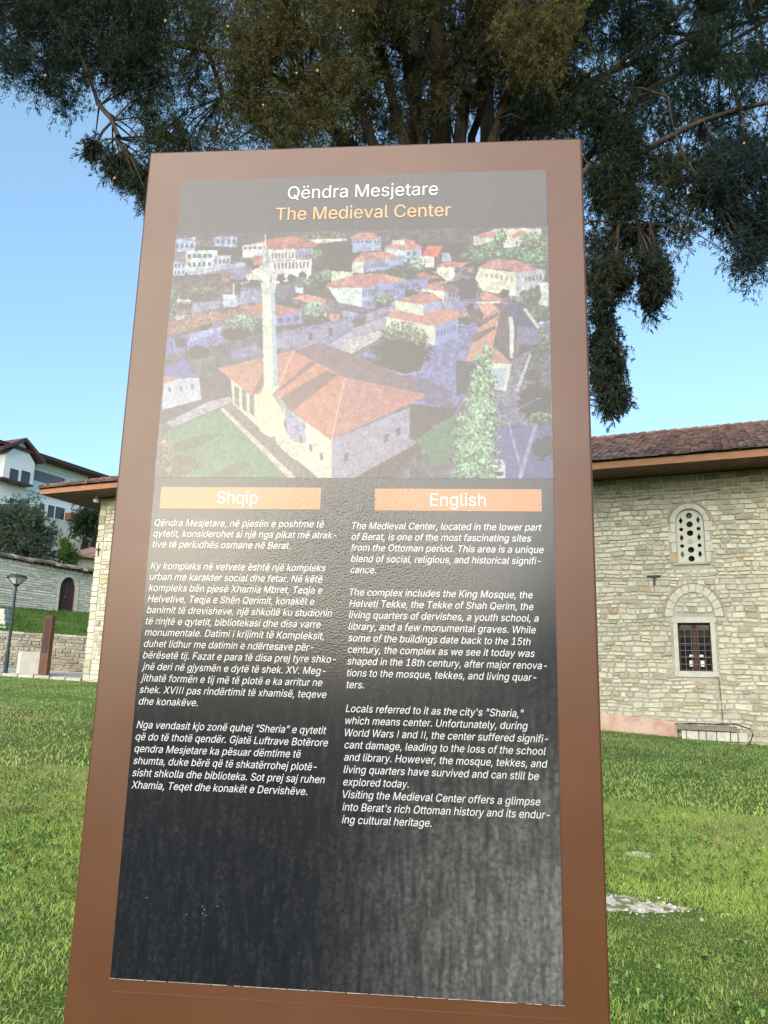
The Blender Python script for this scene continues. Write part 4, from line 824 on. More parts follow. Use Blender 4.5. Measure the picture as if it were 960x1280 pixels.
# ------------------------------------------------------------------ great cypress
g0 = gz(.9, 9.2)
cyp = thing('cypress_tree', 'huge old cypress with many upright stems and drooping dark foliage behind the panel', 'tree', (.9, 9.2, g0))
tm = MB(); tb = Vector((.9, 9.2, g0))
tm.tube([(.9, 9.2, g0 - .3), (.9, 9.2, g0 + .25), (.9, 9.2, 1.2), (.93, 9.2, 2.6), (.95, 9.2, 3.4)], [1.05, .8, .62, .60, .55], 14)
tm.build('trunk', M_bark, cyp, smooth=True)
stems = [([(505, 175), (483, 90), (467, 31), (455, -60), (440, -250)], 8.6, .075), ([(527, 173), (514, 119), (503, 59), (483, 15), (470, -120)], 8.9, .07),
 ([(521, 170), (519, 25), (515, -120), (520, -380)], 9.3, .10), ([(575, 172), (580, 78), (592, 19), (600, -150), (590, -420)], 8.8, .09), ([(552, 172), (548, 80), (545, 0), (550, -200), (560, -460)], 9.6, .16),
 ([(591, 172), (608, 103), (620, 30), (640, -100)], 9.0, .06), ([(617, 172), (630, 134), (642, 106), (690, 60), (720, -40), (735, -200)], 8.7, .065), ([(610, 172), (605, 60), (625, -60), (650, -300)], 9.7, .12),
 ([(630, 170), (661, 144), (686, 125), (760, 90), (850, 20), (930, -90)], 8.9, .05), ([(660, 260), (737, 212), (780, 200), (830, 175), (880, 150), (960, 128), (1040, 120)], 8.4, .055),
 ([(650, 300), (730, 200), (770, 160), (800, 120), (900, 60), (1000, 0)], 8.8, .055), ([(640, 175), (695, 130), (740, 105), (780, 82), (860, 50), (960, 20), (1080, -40)], 9.4, .05),
 ([(660, 320), (737, 275), (775, 279), (812, 280)], 8.2, .018), ([(470, 185), (430, 90), (380, 40), (300, -40), (250, -160)], 9.0, .07), ([(450, 190), (380, 120), (300, 70), (190, 50), (80, 20), (-20, -20)], 8.8, .06),
 ([(450, 230), (360, 190), (280, 120), (250, 40), (200, -80)], 9.3, .06), ([(150, 170), (125, 130), (100, 60), (60, 10), (20, -60)], 8.3, .03), ([(880, 240), (860, 205), (845, 180), (835, 120)], 8.2, .02)]
for pts, Yd, r0 in stems:
    W_ = [Vector(at(x, y, Yd + .12 * math.sin(k * 1.7 + x))) for k, (x, y) in enumerate(pts)]
    first = W_[0]
    if 440 < pts[0][0] < 680: W_ = [Vector((.9 + (first.x - .9) * .35, 9.2 + (first.y - 9.2) * .4, 2.9)), Vector((.9 + (first.x - .9) * .7, 9.2 + (first.y - 9.2) * .7, (2.9 + first.z) / 2))] + W_
    W2 = []
    for a, b in zip(W_[:-1], W_[1:]):
        for t in (0, .5): W2.append(a.lerp(b, t) + Vector((rs_.uniform(-.03, .03), rs_.uniform(-.03, .03), 0)))
    W2.append(W_[-1]); n = len(W2)
    MB().tube(W2, [r0 * (1.25 - .85 * k / (n - 1)) for k in range(n)], 8).build('limb', M_bark, cyp, smooth=True)

def spray(cs, rad, K, Mn, ll, lw, droop, cols, r, up=0.0):
    """many thin scale-leaf cords hanging out of each clump centre"""
    n = len(cs); rad = np.asarray(rad)[:, None, None]
    a = r.random((n, K)) * 6.283; el = (r.random((n, K)) - .5) * 2.2
    d = np.stack([np.cos(a) * np.cos(el), np.sin(a) * np.cos(el), np.sin(el) + up], -1)
    st = cs[:, None] + r.normal(0, 1, (n, K, 3)) * np.array([.48, .48, .62]) * rad
    t = np.linspace(.1, 1, Mn)[None, None, :, None]
    L = rad[..., None] * (.25 + .5 * r.random((n, K, 1, 1)))
    pos = st[:, :, None] + d[:, :, None] * L * t; pos[..., 2] -= (droop * L * t * t)[..., 0]
    pos = pos + r.normal(0, .018, pos.shape) * (rad[..., None] / .3)
    ta = d[:, :, None] * np.ones_like(t); ta = ta + r.normal(0, .55, pos.shape); ta[..., 2] -= droop * .9
    ta /= np.linalg.norm(ta, axis=-1, keepdims=True); pe = np.cross(ta, r.normal(0, 1, pos.shape)); pe /= np.linalg.norm(pe, axis=-1, keepdims=True) + 1e-6
    l = ll * (.6 + .8 * r.random(pos.shape[:-1] + (1,))); w = lw * (.6 + .8 * r.random(pos.shape[:-1] + (1,)))
    V = np.stack([pos - ta * l * .4, pos + pe * w, pos + ta * l], -2).reshape(-1, 3)
    F = np.arange(len(V) // 3)[:, None] * 3 + [0, 1, 2]
    c = np.asarray(cols)[:, None, None] * (.65 + .7 * r.random((n, K, Mn, 1))); c = np.repeat(c.reshape(-1, 3), 3, 0)
    return V, F, c
def inpoly(x, y, pts):
    r_ = False
    for k in range(len(pts)):
        x0, y0 = pts[k]; x1, y1 = pts[(k + 1) % len(pts)]
        if (y0 > y) != (y1 > y) and x < (x1 - x0) * (y - y0) / (y1 - y0) + x0: r_ = not r_
    return r_
masses = [  # outline, clump count, nearest and farthest distance, clump radius, colour
 ([(-60, -30), (190, -30), (205, 150), (150, 118), (105, 95), (95, 140), (60, 128), (20, 85), (-60, 60)], 105, 8.0, 9.8, .27, (.024, .038, .028)),
 ([(150, -30), (470, -30), (460, 210), (195, 235), (185, 190), (165, 140)], 120, 8.2, 10.6, .30, (.044, .054, .026)),
 ([(280, -30), (470, -30), (455, 110), (400, 170), (300, 150)], 44, 7.3, 8.2, .27, (.080, .076, .030)),
 ([(112, 178), (130, 190), (172, 205), (176, 235), (140, 218), (112, 200)], 12, 8.3, 8.9, .15, (.036, .048, .032)),
 ([(170, 215), (200, 215), (200, 262), (175, 245)], 8, 8.3, 8.9, .14, (.036, .048, .032)),
 ([(450, -30), (740, -30), (735, 190), (450, 190)], 130, 9.7, 12.0, .34, (.015, .026, .018)),
 ([(455, 20), (625, 0), (620, 150), (470, 165)], 22, 8.0, 8.8, .17, (.040, .042, .022)),
 ([(640, 100), (790, 70), (790, 160), (660, 165)], 22, 8.0, 9.0, .20, (.030, .040, .026)),
 ([(625, 20), (720, 10), (710, 95), (650, 105), (620, 80)], 20, 7.6, 8.4, .24, (.090, .084, .032)),
 ([(520, 60), (560, 60), (560, 150), (520, 160)], 5, 8.2, 8.5, .20, (.055, .05, .024)),
 ([(440, -30), (700, -30), (690, 20), (440, 30)], 24, 7.8, 8.6, .24, (.058, .056, .024)),
 ([(700, -30), (980, -30), (980, 90), (900, 100), (830, 70), (760, 60), (710, 50)], 74, 8.0, 10.8, .25, (.026, .042, .028)),
 ([(780, 60), (990, 60), (990, 190), (900, 210), (870, 170), (790, 180)], 44, 8.2, 10.4, .24, (.020, .034, .024)),
 ([(740, 130), (800, 150), (790, 260), (745, 260)], 24, 8.0, 9.2, .23, (.022, .036, .024)),
 ([(735, 200), (885, 190), (885, 255), (855, 290), (825, 330), (740, 340)], 40, 8.0, 9.4, .23, (.030, .038, .022)),
 ([(735, 330), (790, 335), (768, 372), (745, 360)], 14, 8.0, 8.9, .18, (.040, .048, .030)),
 ([(742, 375), (765, 390), (775, 470), (785, 505), (760, 515), (745, 480)], 25, 8.0, 8.9, .14, (.034, .044, .032)),
 ([(805, 310), (835, 325), (830, 365), (815, 395), (803, 360)], 15, 8.0, 8.8, .15, (.034, .042, .034)),
 ([(895, 170), (985, 170), (985, 315), (950, 318), (925, 345), (900, 320), (888, 240)], 48, 7.8, 8.8, .22, (.020, .036, .036)),
 ([(870, 200), (905, 180), (900, 240), (885, 240)], 10, 8.0, 8.8, .17, (.024, .036, .028)),
]
cs = []; rd = []; cc = []
for pts, n, Ya, Yb, r0, col in masses:
    xs = [p[0] for p in pts]; ys = [p[1] for p in pts]; k = 0
    n = int(n * 1.75); r0 *= .86
    while k < n:
        x = rs_.uniform(min(xs), max(xs)); y = rs_.uniform(min(ys), max(ys))
        if inpoly(x, y, pts):
            p = at(x, y, rs_.uniform(Ya, Yb)); cs.append(p); rd.append(r0 * rs_.uniform(.7, 1.25)); cc.append(np.array(col) * rs_.uniform(.7, 1.35)); k += 1
V, F, c = spray(np.array(cs), rd, 46, 16, .040, .0095, .75, cc, rng)
n_left = int(105 * 1.75)
# the crown above the picture, coarser
cs2 = []; 
while len(cs2) < 330:
    p = np.array([rs_.uniform(-5, 6.5), rs_.uniform(5.5, 13.5), rs_.uniform(11.2, 20)])
    k = (p[2] - 11) / 9; 
    if ((p[0] - .8) / (5.5 - 3.4 * k)) ** 2 + ((p[1] - 9.4) / (4.2 - 2.4 * k)) ** 2 < 1 and (p[2] - 1.6) / p[1] > 1.12: cs2.append(p)
V2, F2, c2 = spray(np.array(cs2), [rs_.uniform(.45, .75) for _ in cs2], 34, 12, .14, .03, .6, [np.array((.04, .05, .026))] * len(cs2), rng)
link('crown', npmesh('crown', np.concatenate([V, V2]), np.concatenate([F, F2 + len(V)]), np.concatenate([c, c2])), M_leaf, cyp, 'stuff')
# twigs from limbs into the clumps
tw = MB()
allp = []
for o in [q_ for q_ in cyp.children if q_.name.startswith('limb')]: allp += [Vector(v.co) for v in o.data.vertices][::8]
AP = np.array(allp)
for p in cs[::2]:
    k = np.argmin(((AP - p) ** 2).sum(1)); a = Vector(AP[k]); b = Vector(p); mid = a.lerp(b, .5) + Vector((0, 0, .12 * (a - b).length))
    tw.tube([a, mid, b, b + Vector((rs_.uniform(-.1, .1), 0, -.2))], [.014, .010, .006, .003], 4, cap=False)
tw.build('twigs', M_bark, cyp, kind='stuff')
co_ = MB()
for k in range(70):
    p = Vector(cs[rs_.randrange(184, 184 + 210 + 77)] if k < 52 else cs[rs_.randrange(0, len(cs))]) + Vector((rs_.uniform(-.2, .2), -.22, rs_.uniform(-.2, .2))); r_ = rs_.uniform(.014, .021)
    vs = [p + Vector((math.cos(a) * math.cos(e_) * r_, math.sin(a) * math.cos(e_) * r_, math.sin(e_) * r_)) for e_ in (-.9, 0, .9) for a in np.linspace(0, 6.283, 6, endpoint=False)] + [p + Vector((0, 0, -r_)), p + Vector((0, 0, r_))]
    co_.add(vs, [(i * 6 + j, i * 6 + (j + 1) % 6, i * 6 + 6 + (j + 1) % 6, i * 6 + 6 + j) for i in (0, 1) for j in range(6)] + [(j, (j + 1) % 6, 18) for j in range(6)] + [(12 + j, 12 + (j + 1) % 6, 19) for j in range(6)])
co_.build('cones', M_cone, cyp, kind='stuff', smooth=True)

# ------------------------------------------------------------------ left background: path, walls, bank
pth = MB(); y0_, y1_ = 31.0, 36.6
xs = np.linspace(-40, -11.2, 13)
def zp(x, y): return gz(x, y) + .06
pth.add([(x, y, zp(x, y)) for y in (y0_, y1_) for x in xs] + [(x, y0_, zp(x, y0_) - .15) for x in xs], [(i, i + 1, 13 + i + 1, 13 + i) for i in range(12)] + [(i, i + 1, 27 + i, 26 + i) for i in range(12)])
tag(pth.build('path', M_path), 'pale stone path crossing in front of the low wall', kind='structure')
for k, x in enumerate(np.arange(-24, -11.6, .62)):       # kerb stones along its edge
    g_ = .75 + .4 * rs_.random()
    MB().box((x + .01, y0_ - .18, gz(x, y0_) - .1), (x + .60, y0_ + .12 + .05 * rs_.random(), gz(x, y0_) + .085 + .03 * rs_.random()), (.52 * g_, .50 * g_, .42 * g_)).build('kerb_stone', M_stone, bpy.data.objects['path'], bevel=.02)
def stone_wall(name, label, A, B, zb0, zt0, zb1, zt1, hr, lr, tint, proud=.03, thick=.45, cope=True, door=None, seed=1):
    """free-standing wall from A to B (xy), facing the camera side"""
    A = np.array([*A, 0.0]); B = np.array([*B, 0.0]); L = np.linalg.norm(B - A); d = (B - A) / L; nrm = np.array([d[1], -d[0], 0]); r = random.Random(seed); rr_ = np.random.default_rng(seed)
    if nrm[1] > 0: nrm = -nrm
    w = thing(name, label, 'wall', tuple(A + [0, 0, zb0]))
    def PP(s, z, o=0.0): q = A + d * s + nrm * o; k = s / L; return (q[0], q[1], (zb0 + (zb1 - zb0) * k) + z * ((zt0 - zb0) * (1 - k) + (zt1 - zb1) * k))
    H = 1.0; sc2 = ((zt0 - zb0) + (zt1 - zb1)) / 2
    dd = None
    loops = [[(0, -.25), (L, -.25), (L, 1), (0, 1)]]
    if door: ds, hw, zs_ = door; loops.append(arch(ds, -.02, zs_, hw, hw * 1.3 / sc2))
    vs, fs = outline_plate(loops, thick)
    MB().add([PP(x, y, z - thick) for x, y, z in vs], fs).build('core', M_mortar, w)
    def sk(s0, s1, a, b):
        if not door: return (s0, s1)
        ds, hw, zs_ = door; zm = (a + b) / 2; rz = (hw + .22) * 1.35 / sc2; h_ = hw + .22
        if zm > zs_ + rz: return (s0, s1)
        if zm > zs_: h_ *= math.sqrt(max(0, 1 - ((zm - zs_) / rz) ** 2))
        x0, x1 = ds - h_, ds + h_
        if s1 <= x0 or s0 >= x1: return (s0, s1)
        if s0 < x0: return (s0, x0)
        if s1 > x1: return (x1, s1)
        return None
    st = courses(0, L, 0, 1, (hr[0] / sc2, hr[1] / sc2), lr, r, sk); m_ = MB(); cl_ = stone_cols(len(st), rr_)
    for q_, c in zip(st, cl_): q_[2] += .0; stone_geo(m_, q_, PP, r, tuple(np.array(c) * tint), proud)
    m_.build('stones', M_stone, w, kind='stuff')
    if cope:
        cp = MB(); s = 0
        while s < L:
            l = r.uniform(.35, .7); g_ = .7 + .5 * r.random(); p8 = [PP(s + a, 1.0, o)[:2] + (PP(s + a, 1.0, 0)[2] + zz,) for zz in (.002, .09 + .03 * r.random()) for a, o in ((.01, .05), (l - .01, .05), (l - .01, -thick - .03), (.01, -thick - .03))]
            cp.hexa(p8, tuple(np.array((.75, .73, .65)) * g_ * tint)); s += l
        cp.build('coping_stones', M_stone, w, kind='stuff')
    return w, PP, L, sc2
stone_wall('retaining_wall', 'low grey rubble retaining wall behind the path with grass above it', (-27, 36.8), (-10.6, 38.6), 1.9, 3.45, 1.38, 3.02, (.09, .2), (.2, .55), np.array([.56, .53, .50]), .07, seed=3)
# bank
def surf(name, rows, M, label, sub=10, lift=0.0):
    nx = sub * 2; ny = sub; V = []
    (a, b), (c, d_) = rows; a, b, c, d_ = map(np.array, (a, b, c, d_))
    for j in range(ny + 1):
        for i in range(nx + 1):
            u, v = i / nx, j / ny; p = (a * (1 - u) + b * u) * (1 - v) + (c * (1 - u) + d_ * u) * v
            p = p + np.array([0, 0, (.10 * math.sin(i * 1.3 + j) + .08 * math.sin(j * 2.1 + i * .4)) * math.sin(math.pi * v)]); V.append(tuple(p))
    F = [(j * (nx + 1) + i, j * (nx + 1) + i + 1, (j + 1) * (nx + 1) + i + 1, (j + 1) * (nx + 1) + i) for j in range(ny) for i in range(nx)]
    o = MB().add(V, F).build(name, M, smooth=True); tag(o, label, kind='structure'); return V, nx, ny
bankrows = (((-27, 37.0, 3.42), (-10.6, 38.8, 3.0)), ((-30.0, 40.0, 5.2), (-15.5, 60.0, 5.6)))
surf('grass_bank', bankrows, M_ground, 'sloping grass bank between the low wall and the upper wall')
r5 = np.random.default_rng(55); n = 26000; u = r5.random(n); v = r5.random(n)
(a, b), (c_, d_) = [[np.array(p, float) for p in row] for row in bankrows]
p = (a * (1 - u)[:, None] + b * u[:, None]) * (1 - v)[:, None] + (c_ * (1 - u)[:, None] + d_ * u[:, None]) * v[:, None]
h = .07 + .12 * r5.random(n); t = r5.random(n) * 6.28; dx = np.stack([np.cos(t) * .02, np.sin(t) * .02, 0 * t], -1); tip = p + np.stack([r5.normal(0, .05, n), r5.normal(0, .05, n), h], -1)
Vb = np.stack([p - dx, p + dx, tip], 1).reshape(-1, 3); gcol = np.array([.075, .155, .022]) * (.6 + .8 * r5.random((n, 1))); gcol = np.repeat(gcol, 3, 0)
tag(link('bank_grass', npmesh('bank_grass', Vb, np.arange(n * 3).reshape(-1, 3), gcol), M_blade), 'longer dark grass on the bank above the low wall', 'grass', kind='stuff')
# upper wall with arched door
UA, UB = (-29.4, 40.2), (-15.2, 60.4)
W_A = at(0, 757, 48); W_B = at(108, 768, 53)
dv = (W_B - W_A)[:2]; dv /= np.linalg.norm(dv); UA = W_A[:2] - dv * 7; UB = W_B[:2] + dv * 6
Lk = np.linalg.norm(W_B[:2] - W_A[:2])
def zline(px, y0, y1, Y): return at(px, y0, Y)[2], at(px, y1, Y)[2]
zb0, zt0 = zline(0, 757, 698, 48); zb1, zt1 = zline(108, 768, 717, 53)
ex = lambda q0, q1, s: q0 + (q1 - q0) * s / Lk
Dp = None
nrm2 = np.array([dv[1], -dv[0]]); 
dl = on_plane(82, 767, np.array([*W_A[:2], 0]), np.array([*nrm2, 0])); ds = np.linalg.norm(dl[:2] - UA)
uw_, PPu, Lu, scu = stone_wall('cemetery_wall', 'long pale stone boundary wall with an arched dark door and weathered coping', UA, UB, ex(zb0, zb1, -7), ex(zt0, zt1, -7), ex(zb0, zb1, Lk + 6), ex(zt0, zt1, Lk + 6), (.10, .2), (.25, .6), np.array([1.12, 1.14, 1.16]), .025, .5, False, (ds, .62, .55), seed=9)
# door: planks, frame
dk = MB(); hw = .60
for k in range(6):
    a = ds - hw + k * .2; b = a + .19; m_ = (a + b) / 2 - ds; top = .55 + .62 * 1.3 / scu * math.sqrt(max(0, 1 - (max(abs(a - ds), abs(b - ds)) / .625) ** 2))
    MB().hexa([PPu(a, -.02, -.2), PPu(b, -.02, -.2), PPu(b, top, -.2), PPu(a, top, -.2), PPu(a, -.02, -.26), PPu(b, -.02, -.26), PPu(b, top, -.26), PPu(a, top, -.26)]).build('door_plank', M_door, uw_)
MB().add([PPu(x, y, -.265) for x, y in arch(ds, -.02, .55, .62, .62 * 1.3 / scu)], [tuple(range(20))]).build('door_backing', M_door, uw_)
MB().tube([PPu(ds - .12, .33, -.19), PPu(ds - .12, .37, -.12)], .05).build('door_handle', M_grille, uw_)
for k in range(9):
    t0 = math.pi * k / 9 + .01; t1 = math.pi * (k + 1) / 9 - .01; L8 = []
    for o in (.04, -.1):
        for (rr2, t) in ((.62, t0), (.62, t1), (.80, t1), (.80, t0)): L8.append(PPu(ds + rr2 * math.cos(t), .55 + rr2 * 1.3 / scu * math.sin(t), o))
    MB().hexa(L8).build('voussoir', M_smooth, uw_)
for sg in (-1, 1):
    for k in range(3):
        a, b = sorted((ds + sg * .62, ds + sg * .80)); MB().hexa([PPu(a, k * .183, .04), PPu(b, k * .183, .04), PPu(b, k * .183 + .178, .04), PPu(a, k * .183 + .178, .04), PPu(a, k * .183, -.1), PPu(b, k * .183, -.1), PPu(b, k * .183 + .178, -.1), PPu(a, k * .183 + .178, -.1)]).build('jamb_stone', M_smooth, uw_)
# rough tiled coping on the wall
cp = MB(); s = 0; wood = MB()
while s < Lu:
    l = rs_.uniform(.25, .45); g_ = .6 + .6 * rs_.random(); base = (.16, .12, .10) if rs_.random() < .6 else (.30, .20, .16)
    if rs_.random() < .12: base = (.42, .40, .36)
    near_door = abs(s - ds) < 4.0; fo = .45 if s > ds - 3.2 else .28; lift = rs_.uniform(0, .07)
    T = lambda q_, o, zz: PPu(q_, 1.0, o)[:2] + (PPu(q_, 1.0, 0)[2] + zz,)
    cp.hexa([T(s, fo, .02 + lift), T(s + l, fo, .03 + lift), T(s + l, -.25, .28 + lift), T(s, -.25, .27 + lift), T(s, fo, .14 + lift), T(s + l, fo, .15 + lift), T(s + l, -.25, .36 + lift), T(s, -.25, .35 + lift)], tuple(np.array(base) * g_))
    cp.hexa([T(s, -.8, .02 + lift), T(s + l, -.8, .03 + lift), T(s + l, -.24, .28 + lift), T(s, -.24, .27 + lift), T(s, -.8, .09 + lift), T(s + l, -.8, .10 + lift), T(s + l, -.24, .36 + lift), T(s, -.24, .35 + lift)], tuple(np.array(base) * g_ * .9))
    s += l * .97
cp.build('coping_tiles', M_tile, uw_, kind='stuff')
s = 0
while s < Lu:
    wood.hexa([T(s, .4 if s > ds - 3.2 else .22, -.04), T(s + .09, .4 if s > ds - 3.2 else .22, -.04), T(s + .09, -.2, .1), T(s, -.2, .1), T(s, .4 if s > ds - 3.2 else .22, .02), T(s + .09, .4 if s > ds - 3.2 else .22, .02), T(s + .09, -.2, .2), T(s, -.2, .2)]); s += .45
wood.build('rafter_ends', M_soffit, uw_, kind='stuff')
# stone steps at the far left of the bank
stp = thing('stone_steps', 'few pale stone steps set in the grass bank at the left edge', 'steps', tuple(at(2, 785, 40)))
for k in range(4):
    q0 = at(-6, 786 - 7.5 * k, 40 + 1.3 * k); MB().box((q0[0] - 2, q0[1] - .2, q0[2] - .3), (q0[0] + .62, q0[1] + .5, q0[2] + .12), (.55, .54, .5)).build('step', M_stone, stp, bevel=.03)

# lamp post
lb = at(6, 846, 31.5); lb[2] = gz(lb[0], lb[1]) + .06; ltop = at(15, 733, 31.5)
lp = thing('street_lamp', 'slim dark post-top street lamp with flat disc head beside the path', 'street lamp', tuple(lb))
x, y = lb[0], lb[1]; zt = ltop[2]
MB().tube([(x, y, lb[2]), (x, y, lb[2] + .05)], .19, 12).build('base_plate', M_lamp, lp)
MB().tube([(x, y, lb[2] + .05), (x, y, lb[2] + .9)], [.085, .08], 12).tube([(x, y, lb[2] + .9), (x, y, zt)], [.058, .05], 12).build('post', M_lamp, lp, smooth=False)
MB().tube([(x, y, zt), (x, y, zt + .1)], [.06, .16], 12).build('collar', M_lamp, lp)
MB().tube([(x, y, zt + .1), (x, y, zt + .36)], [.13, .31], 16).build('diffuser', M_frost, lp)
MB().tube([(x, y, zt + .36), (x, y, zt + .41), (x, y, zt + .47)], [.39, .39, .28], 18).build('cap', M_lamp, lp)
for k in range(4):
    a = k * math.pi / 2 + .4; MB().tube([(x + .12 * math.cos(a), y + .12 * math.sin(a), zt + .08), (x + .38 * math.cos(a), y + .38 * math.sin(a), zt + .37)], .018, 5).build('arm', M_lamp, lp)
# white block and second panel
b0 = at(34, 840, 33.0); b0[2] = zp(b0[0], b0[1])
blk = thing('stone_block', 'square white stone block standing on the path beside the brown pillar', 'stone block', tuple(b0)); blk.rotation_euler = (0, 0, R(32))
o = MB().box((-.37, -.37, -.02), (.37, .37, .88)).build('block', mat('white stone', (.60, .58, .50), .85, (.70, .68, .60), 3), None, bevel=.015); o.parent = blk
o = MB().box((-.40, -.40, -.06), (.40, .40, -.021)).build('footing', M_path, None); o.parent = blk
b1 = at(55, 840, 32.6); b1[2] = zp(b1[0], b1[1])
t2 = thing('information_pillar', 'rust brown metal pillar standing on the path beside the white block', 'pillar', tuple(b1)); t2.rotation_euler = (0, 0, R(-33))
o = MB().box((-.27, -.09, 0), (.27, .09, 2.42)).build('body', M_rust, None, bevel=.01); o.parent = t2
o = MB().box((-.20, -.098, .9), (.20, -.091, 2.3)).build('print_board', mat('faded dark print', (.07, .035, .03), .5), None); o.parent = t2

# ------------------------------------------------------------------ upper terrain, trees and houses at left
surf('hillside', (((-50, 45, 6), (-12, 62, 6)), ((-75, 140, 12), (-15, 140, 12))), M_ground, 'rising ground behind the boundary wall')
def bush(name, label, cat, pxs, Y, r0, n, col, sz, base, seed, stems_=3):
    r = random.Random(seed); root = thing(name, label, cat, tuple(base), None)
    cs_ = []; xs = [p_[0] for p_ in pxs]; ys = [p_[1] for p_ in pxs]
    while len(cs_) < n:
        x = r.uniform(min(xs), max(xs)); y = r.uniform(min(ys), max(ys))
        if inpoly(x, y, pxs): cs_.append(at(x, y, Y + r.uniform(-1.6, 1.6)))
    V_, F_, c_ = spray(np.array(cs_), [r0 * r.uniform(.6, 1.2) for _ in cs_], 26, 10, sz, sz * .3, .25, [np.array(col) * r.uniform(.7, 1.4) for _ in cs_], np.random.default_rng(seed), .3)
    link('crown', npmesh('crown', V_, F_, c_), M_leaf, root, 'stuff')
    t_ = MB(); b = Vector(base)
    for k in range(stems_):
        q = Vector(cs_[r.randrange(n)]); t_.tube([b + Vector((0, 0, -.3)), b.lerp(q, .5) + Vector((r.uniform(-.3, .3), 0, .2)), q], [.16, .10, .04], 6)
    t_.build('trunk', M_bark, root)
def gbase(px, Y, z): q = at(px, 700, Y); return (q[0], q[1], z)
bush('olive_tree', 'broad grey-green olive tree behind the boundary wall', 'tree', [(-40, 640), (0, 636), (28, 632), (52, 640), (58, 655), (66, 668), (72, 700), (-40, 700)], 57, .62, 150, (.070, .098, .066), .17, gbase(20, 57, 6.2), 21, 6)
bush('olive_tree', 'tall loose silvery olive shoots left of the mosque eaves', 'tree', [(28, 628), (44, 622), (54, 640), (50, 665), (30, 660)], 59, .40, 26, (.085, .115, .075), .14, gbase(38, 59, 6.2), 22, 4)
bush('shrub', 'bright green shrub above the wall coping near the door', 'shrub', [(76, 675), (90, 678), (97, 692), (95, 704), (76, 702)], 57.5, .40, 30, (.075, .125, .022), .13, gbase(86, 57.5, 6.3), 23)
bush('evergreen_tree', 'dark evergreen tree between the white house and the mosque corner', 'tree', [(96, 642), (118, 640), (135, 650), (135, 668), (92, 664)], 68, .75, 60, (.022, .042, .020), .2, gbase(108, 68, 7.0), 24)
# grey rock face below it
ra, rb_ = at(88, 690, 70), at(150, 690, 70)
rc = MB(); nx_, nz_ = 14, 8
vs = [(ra[0] + (rb_[0] - ra[0]) * i / nx_, 70 + .5 * math.sin(i * 2.1 + j) + j * .15, 6.2 + j * .95 + .2 * math.sin(i * 1.7)) for j in range(nz_ + 1) for i in range(nx_ + 1)]
rc.add(vs, [(j * (nx_ + 1) + i, j * (nx_ + 1) + i + 1, (j + 1) * (nx_ + 1) + i + 1, (j + 1) * (nx_ + 1) + i) for j in range(nz_) for i in range(nx_)])
tag(rc.build('rock_face', mat('grey purple rock', (.14, .125, .13), .95, (.22, .19, .185), .8, bump=.8, bscale=3)), 'grey earth slope under the dark evergreen', kind='structure')
# small red-roofed hut
hb = at(104, 700, 63); hut = thing('hut', 'small hut with a low pinkish tiled roof beyond the boundary wall', 'hut', (hb[0], hb[1], 6.0))
h1 = at(92, 694, 62); h2 = at(132, 701, 62); zt1 = h1[2]; zt2 = h2[2]
MB().hexa([(h1[0], 62.3, 5.5), (h2[0], 62.3, 5.5), (h2[0], 66, 5.5), (h1[0], 66, 5.5), (h1[0], 62.3, zt1), (h2[0], 62.3, zt2), (h2[0], 66, zt2 + .8), (h1[0], 66, zt1 + .8)]).build('wall', M_mortar, hut)
rf = MB(); n = 16
for k in range(n):
    a = k / n; b = (k + .92) / n; z0 = zt1 + (zt2 - zt1) * a; z1 = zt1 + (zt2 - zt1) * b; g_ = .8 + .4 * rs_.random(); xa = h1[0] - .3 + (h2[0] - h1[0] + .6) * a; xb = h1[0] - .3 + (h2[0] - h1[0] + .6) * b
    rf.hexa([(xa, 61.8, z0), (xb, 61.8, z1), (xb, 66.5, z1 + 1.25), (xa, 66.5, z0 + 1.25), (xa, 61.8, z0 + .14), (xb, 61.8, z1 + .14), (xb, 66.5, z1 + 1.4), (xa, 66.5, z0 + 1.4)], (.36 * g_, .21 * g_, .16 * g_))
rf.build('roof', M_tile, hut)

# white villa at far left
FB = np.array([-31.8, 80.0, 0]); FD = np.array([-.42, -.9075, 0]); FN = np.array([.9075, -.42, 0])
def FS(px, py, o=0.0): p_ = on_plane(px, py, FB + FN * o, FN); return float((p_ - FB) @ FD), float(p_[2])
def FP(s, z, o=0.0): q_ = FB + FD * s + FN * o; return (q_[0], q_[1], z)
K = lambda x, y: (x / 7.385, 530 + y / 7.385)
villa = thing('villa', 'white three-storey villa with dark red roofs and a projecting gabled bay', 'house', FP(4, 8, -4))
def fbox(s0, s1, z0, z1, o0, o1): return [FP(s0, z0, o0), FP(s1, z0, o0), FP(s1, z1, o0), FP(s0, z1, o0), FP(s0, z0, o1), FP(s1, z0, o1), FP(s1, z1, o1), FP(s0, z1, o1)]
M_vred = mat('dark red eaves', (.085, .045, .042), .7, (.12, .062, .058), 3); M_vstone = mat('villa stone base', (.45, .43, .37), .9, (.58, .55, .48), 1.5, bump=.4)
sE, zE = FS(*K(690, 440)); zEave = zE + .0
zf2 = FS(*K(400, 650))[1]; zf1 = FS(*K(600, 905))[1]
MB().hexa(fbox(-.3, 20, zf2, zE, 0, -11)).build('upper_wall', M_white, villa)
MB().hexa(fbox(-.5, 20, zf1, zf2 - .003, .15, -11)).build('middle_wall', M_white, villa)
MB().hexa(fbox(-.9, 20, 6.5, zf1 - .003, .45, -11)).build('base_wall', M_vstone, villa)
